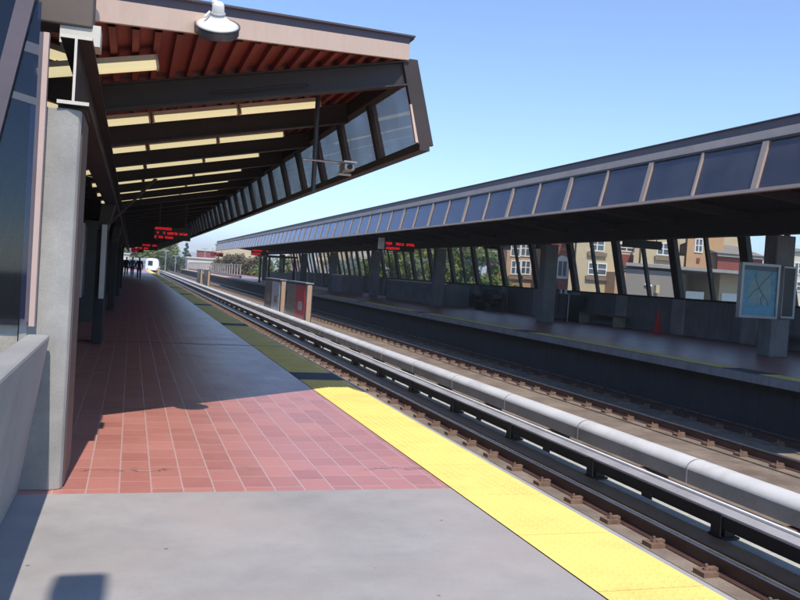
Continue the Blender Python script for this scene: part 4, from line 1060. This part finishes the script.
# hills
hm_ = MB(); pts = []
for i in range(121):
    x = -3500+i*60; h = 26+30*abs(math.sin(i*.13))+14*math.sin(i*.41)+8*math.sin(i*1.3); pts.append((x, h))
for i in range(120):
    (xa, ha), (xb, hb) = pts[i], pts[i+1]
    hm_.add([(xa, 4200, -5), (xb, 4200, -5), (xb, 4500, hb*.75), (xa, 4500, ha*.75), (xb, 5200, hb), (xa, 5200, ha)], [(0, 1, 2, 3), (3, 2, 4, 5)], 0, True)
struct('hills', hm_, M['hill'])

# ------------------------------------------------------------------ trees
M['leaf_a'] = leaf_mat('leaf_mid_green', (.085, .15, .03), (.16, .22, .05)); M['leaf_b'] = leaf_mat('leaf_yellow_green', (.14, .18, .03), (.24, .27, .06)); M['leaf_c'] = leaf_mat('leaf_dark', (.05, .09, .045), (.08, .13, .06)); M['leaf_d'] = leaf_mat('leaf_brownish', (.10, .085, .045), (.16, .13, .075))
M['bark'] = surf('bark', (.10, .075, .055), .9, .25, 3, 20)
def tree(x, y, h, rx, leaf, label, group, nleaf=2600, ls=.28, seed=0, conifer=False, z0=GZ, crown0=.28):
    rnd = random.Random(seed)
    t = thing('tree', (x, y, z0), label, 'tree', group)
    tr = MB(); tr.tube((x, y, z0), (x+.1, y, z0+h*.5), h*.022, 8, h*.014); tr.tube((x+.1, y, z0+h*.5), (x, y, z0+h*.93), h*.014, 8, h*.003)
    clumps = []
    if conifer:
        for k in range(60):
            f = k/60; zz = z0+h*(.12+.86*f); r = rx*(1-f)**.9+.1; a = rnd.uniform(0, 6.28); d = r*rnd.uniform(.3, 1)
            clumps.append((Vector((x+d*math.cos(a), y+d*math.sin(a), zz)), max(.25, r*.35)))
    else:
        for k in range(34):
            a = rnd.uniform(0, 6.28); ph = rnd.uniform(-1, 1); rr = rnd.uniform(.35, 1)
            cz = z0+h*(crown0+(1-crown0)*.5*(1+ph*.85)); d = rx*rr*math.sqrt(max(.05, 1-ph*ph*.8))
            c_ = Vector((x+d*math.cos(a), y+d*math.sin(a), cz)); clumps.append((c_, rx*rnd.uniform(.2, .38)))
            if k < 12: tr.tube((x, y, z0+h*rnd.uniform(.3, .55)), c_, h*.007, 5, h*.002)
    tr.build('trunk', M['bark'], t)
    mb = MB()
    for k in range(nleaf):
        c_, r = clumps[k % len(clumps)]
        d = Vector((rnd.gauss(0, 1), rnd.gauss(0, 1), rnd.gauss(0, .8))); d = d.normalized()*r*rnd.uniform(.35, 1.1)
        p = c_+d; nn = (d.normalized()+Vector((rnd.uniform(-.8, .8), rnd.uniform(-.8, .8), rnd.uniform(-.2, 1.0)))).normalized()
        a = nn.orthogonal().normalized(); b_ = nn.cross(a); q = rnd.uniform(0, 6.28); a, b_ = a*math.cos(q)+b_*math.sin(q), b_*math.cos(q)-a*math.sin(q)
        s = ls*rnd.uniform(.6, 1.3)
        mb.add([p-a*s, p-b_*s*.5, p+a*s, p+b_*s*.5], [(0, 1, 2, 3)])
    mb.build('crown', M[leaf], t)
    return t
GT = 'green trees seen through the opposite windbreak'
spec = [(383, 82, 8.2, 2.6, 'leaf_b', 'yellowish tree seen just left of the standing person'), (398, 96, 8.8, 3.0, 'leaf_a', 'green tree seen below the red sign on the opposite platform'), (412, 90, 8.2, 2.8, 'leaf_b', 'yellow green tree seen at the right end of the red sign'),
        (427, 98, 9.0, 3.2, 'leaf_a', 'green tree seen over the long stair wall'), (442, 92, 8.4, 2.9, 'leaf_b', 'yellow green tree seen left of the third opposite column'), (458, 96, 9.0, 3.1, 'leaf_a', 'green tree seen directly above the dark rounded bench'),
        (472, 84, 8.2, 2.7, 'leaf_a', 'leafy tree in front of the brown brick building'), (487, 88, 7.2, 2.8, 'leaf_b', 'low tree seen under the black sign right of the bench'), (503, 84, 6.4, 2.4, 'leaf_b', 'low shrubby tree at the foot of the orange block'),
        (518, 82, 5.9, 2.0, 'leaf_a', 'small tree under the bay window of the orange block')]
for i, (u, Y, h, r, lf, lb) in enumerate(spec): tree(xr(u, Y), Y, h*1.42 if i < 7 else h*1.1, r*1.08, lf, lb, GT, 4600, .24, 10+i, crown0=.2)
GF = 'far trees along the skyline'
c = at(160, 262, 300); tree(7.8, 300, 20.0, 7.8, 'leaf_b', 'large round green tree behind the far train', GF, 6500, .5, 40)
tree(1.0, 330, 18.5, 6.0, 'leaf_b', 'yellowish tree just left of the large one behind the train', GF, 4200, .5, 41)
tree(xr(172, 290), 290, 9.5, 4.5, 'leaf_c', 'dark green tree on the right flank of the large tree', GF, 3000, .45, 42)
tree(xr(185.5, 330), 330, 14.5, 3.2, 'leaf_c', 'tall dark conifer standing alone against the sky', GF, 3200, .4, 43, conifer=True)
tree(xr(196, 300), 300, 8.5, 3.6, 'leaf_c', 'dark tree right of the lone conifer', GF, 2400, .45, 44)
for i, (u, Y, h, lb) in enumerate(((222, 190, 9.3, 'brownish thin tree under the far end of the opposite canopy'), (232, 180, 8.8, 'brownish thin tree second along the pale railing'), (243, 175, 9.2, 'brownish thin tree third along the pale railing'), (255, 170, 9.0, 'brownish thin tree right beside the far glass shelter'))):
    tree(xr(u, Y), Y, h, 3.0, 'leaf_d', lb, GF, 1900, .3, 50+i)
for i, (u, Y, h, lb) in enumerate(((268, 150, 8.5, 'green tree behind the far glass shelter'), (296, 150, 9.0, 'green tree seen above the red advert board'), (330, 130, 8.8, 'dull green tree seen left of the second stair wall'), (352, 124, 8.8, 'green tree glimpsed in the narrow far panes'), (366, 118, 8.6, 'dull green tree left of the yellowish one'))):
    tree(xr(u, Y), Y, h, 3.0, 'leaf_b' if i % 2 else 'leaf_a', lb, GF, 2200, .3, 60+i)
for i in range(5): tree(-14-6*(i % 2), 40+i*45, 12, 4.5, 'leaf_a', 'leafy street tree left of the station, %s along the street' % ordn(i), 'street trees left of the station', 1500, .4, 70+i)

# light poles on the far skyline
for i, (u, Y, vt, lb) in enumerate(((165, 200, 251, 'thin pale lamp pole right of the far train'), (175, 230, 256, 'thin pale lamp pole left of the lone conifer'), (204, 240, 249, 'thin pole with crossarm on the skyline left of the opposite canopy'))):
    x = xr(u, Y); zt = zr(u, vt, Y)
    t = thing('light_pole', (x, Y, GZ), lb, 'lamp pole')
    MB().tube((x, Y, GZ), (x, Y, zt), .14, 8, .09).build('pole', M['alum'], t)
    MB().box(x-.9, x+.9, Y-.1, Y+.1, zt, zt+.16).build('lamp_arm', M['alum'], t)

# ------------------------------------------------------------------ air
mt = bpy.data.materials.new('haze_air'); mt.use_nodes = True
n, l = mt.node_tree.nodes, mt.node_tree.links; n.remove(n['Principled BSDF'])
pv = n.new('ShaderNodeVolumePrincipled'); pv.inputs['Color'].default_value = (.93, .97, 1.0, 1); pv.inputs['Density'].default_value = .00042; pv.inputs['Anisotropy'].default_value = .0
l.new(pv.outputs[0], n['Material Output'].inputs['Volume'])
hz = MB().box(-4200, 4200, -320, 6100, -6, 130).build('haze', mt); hz['kind'] = 'stuff'
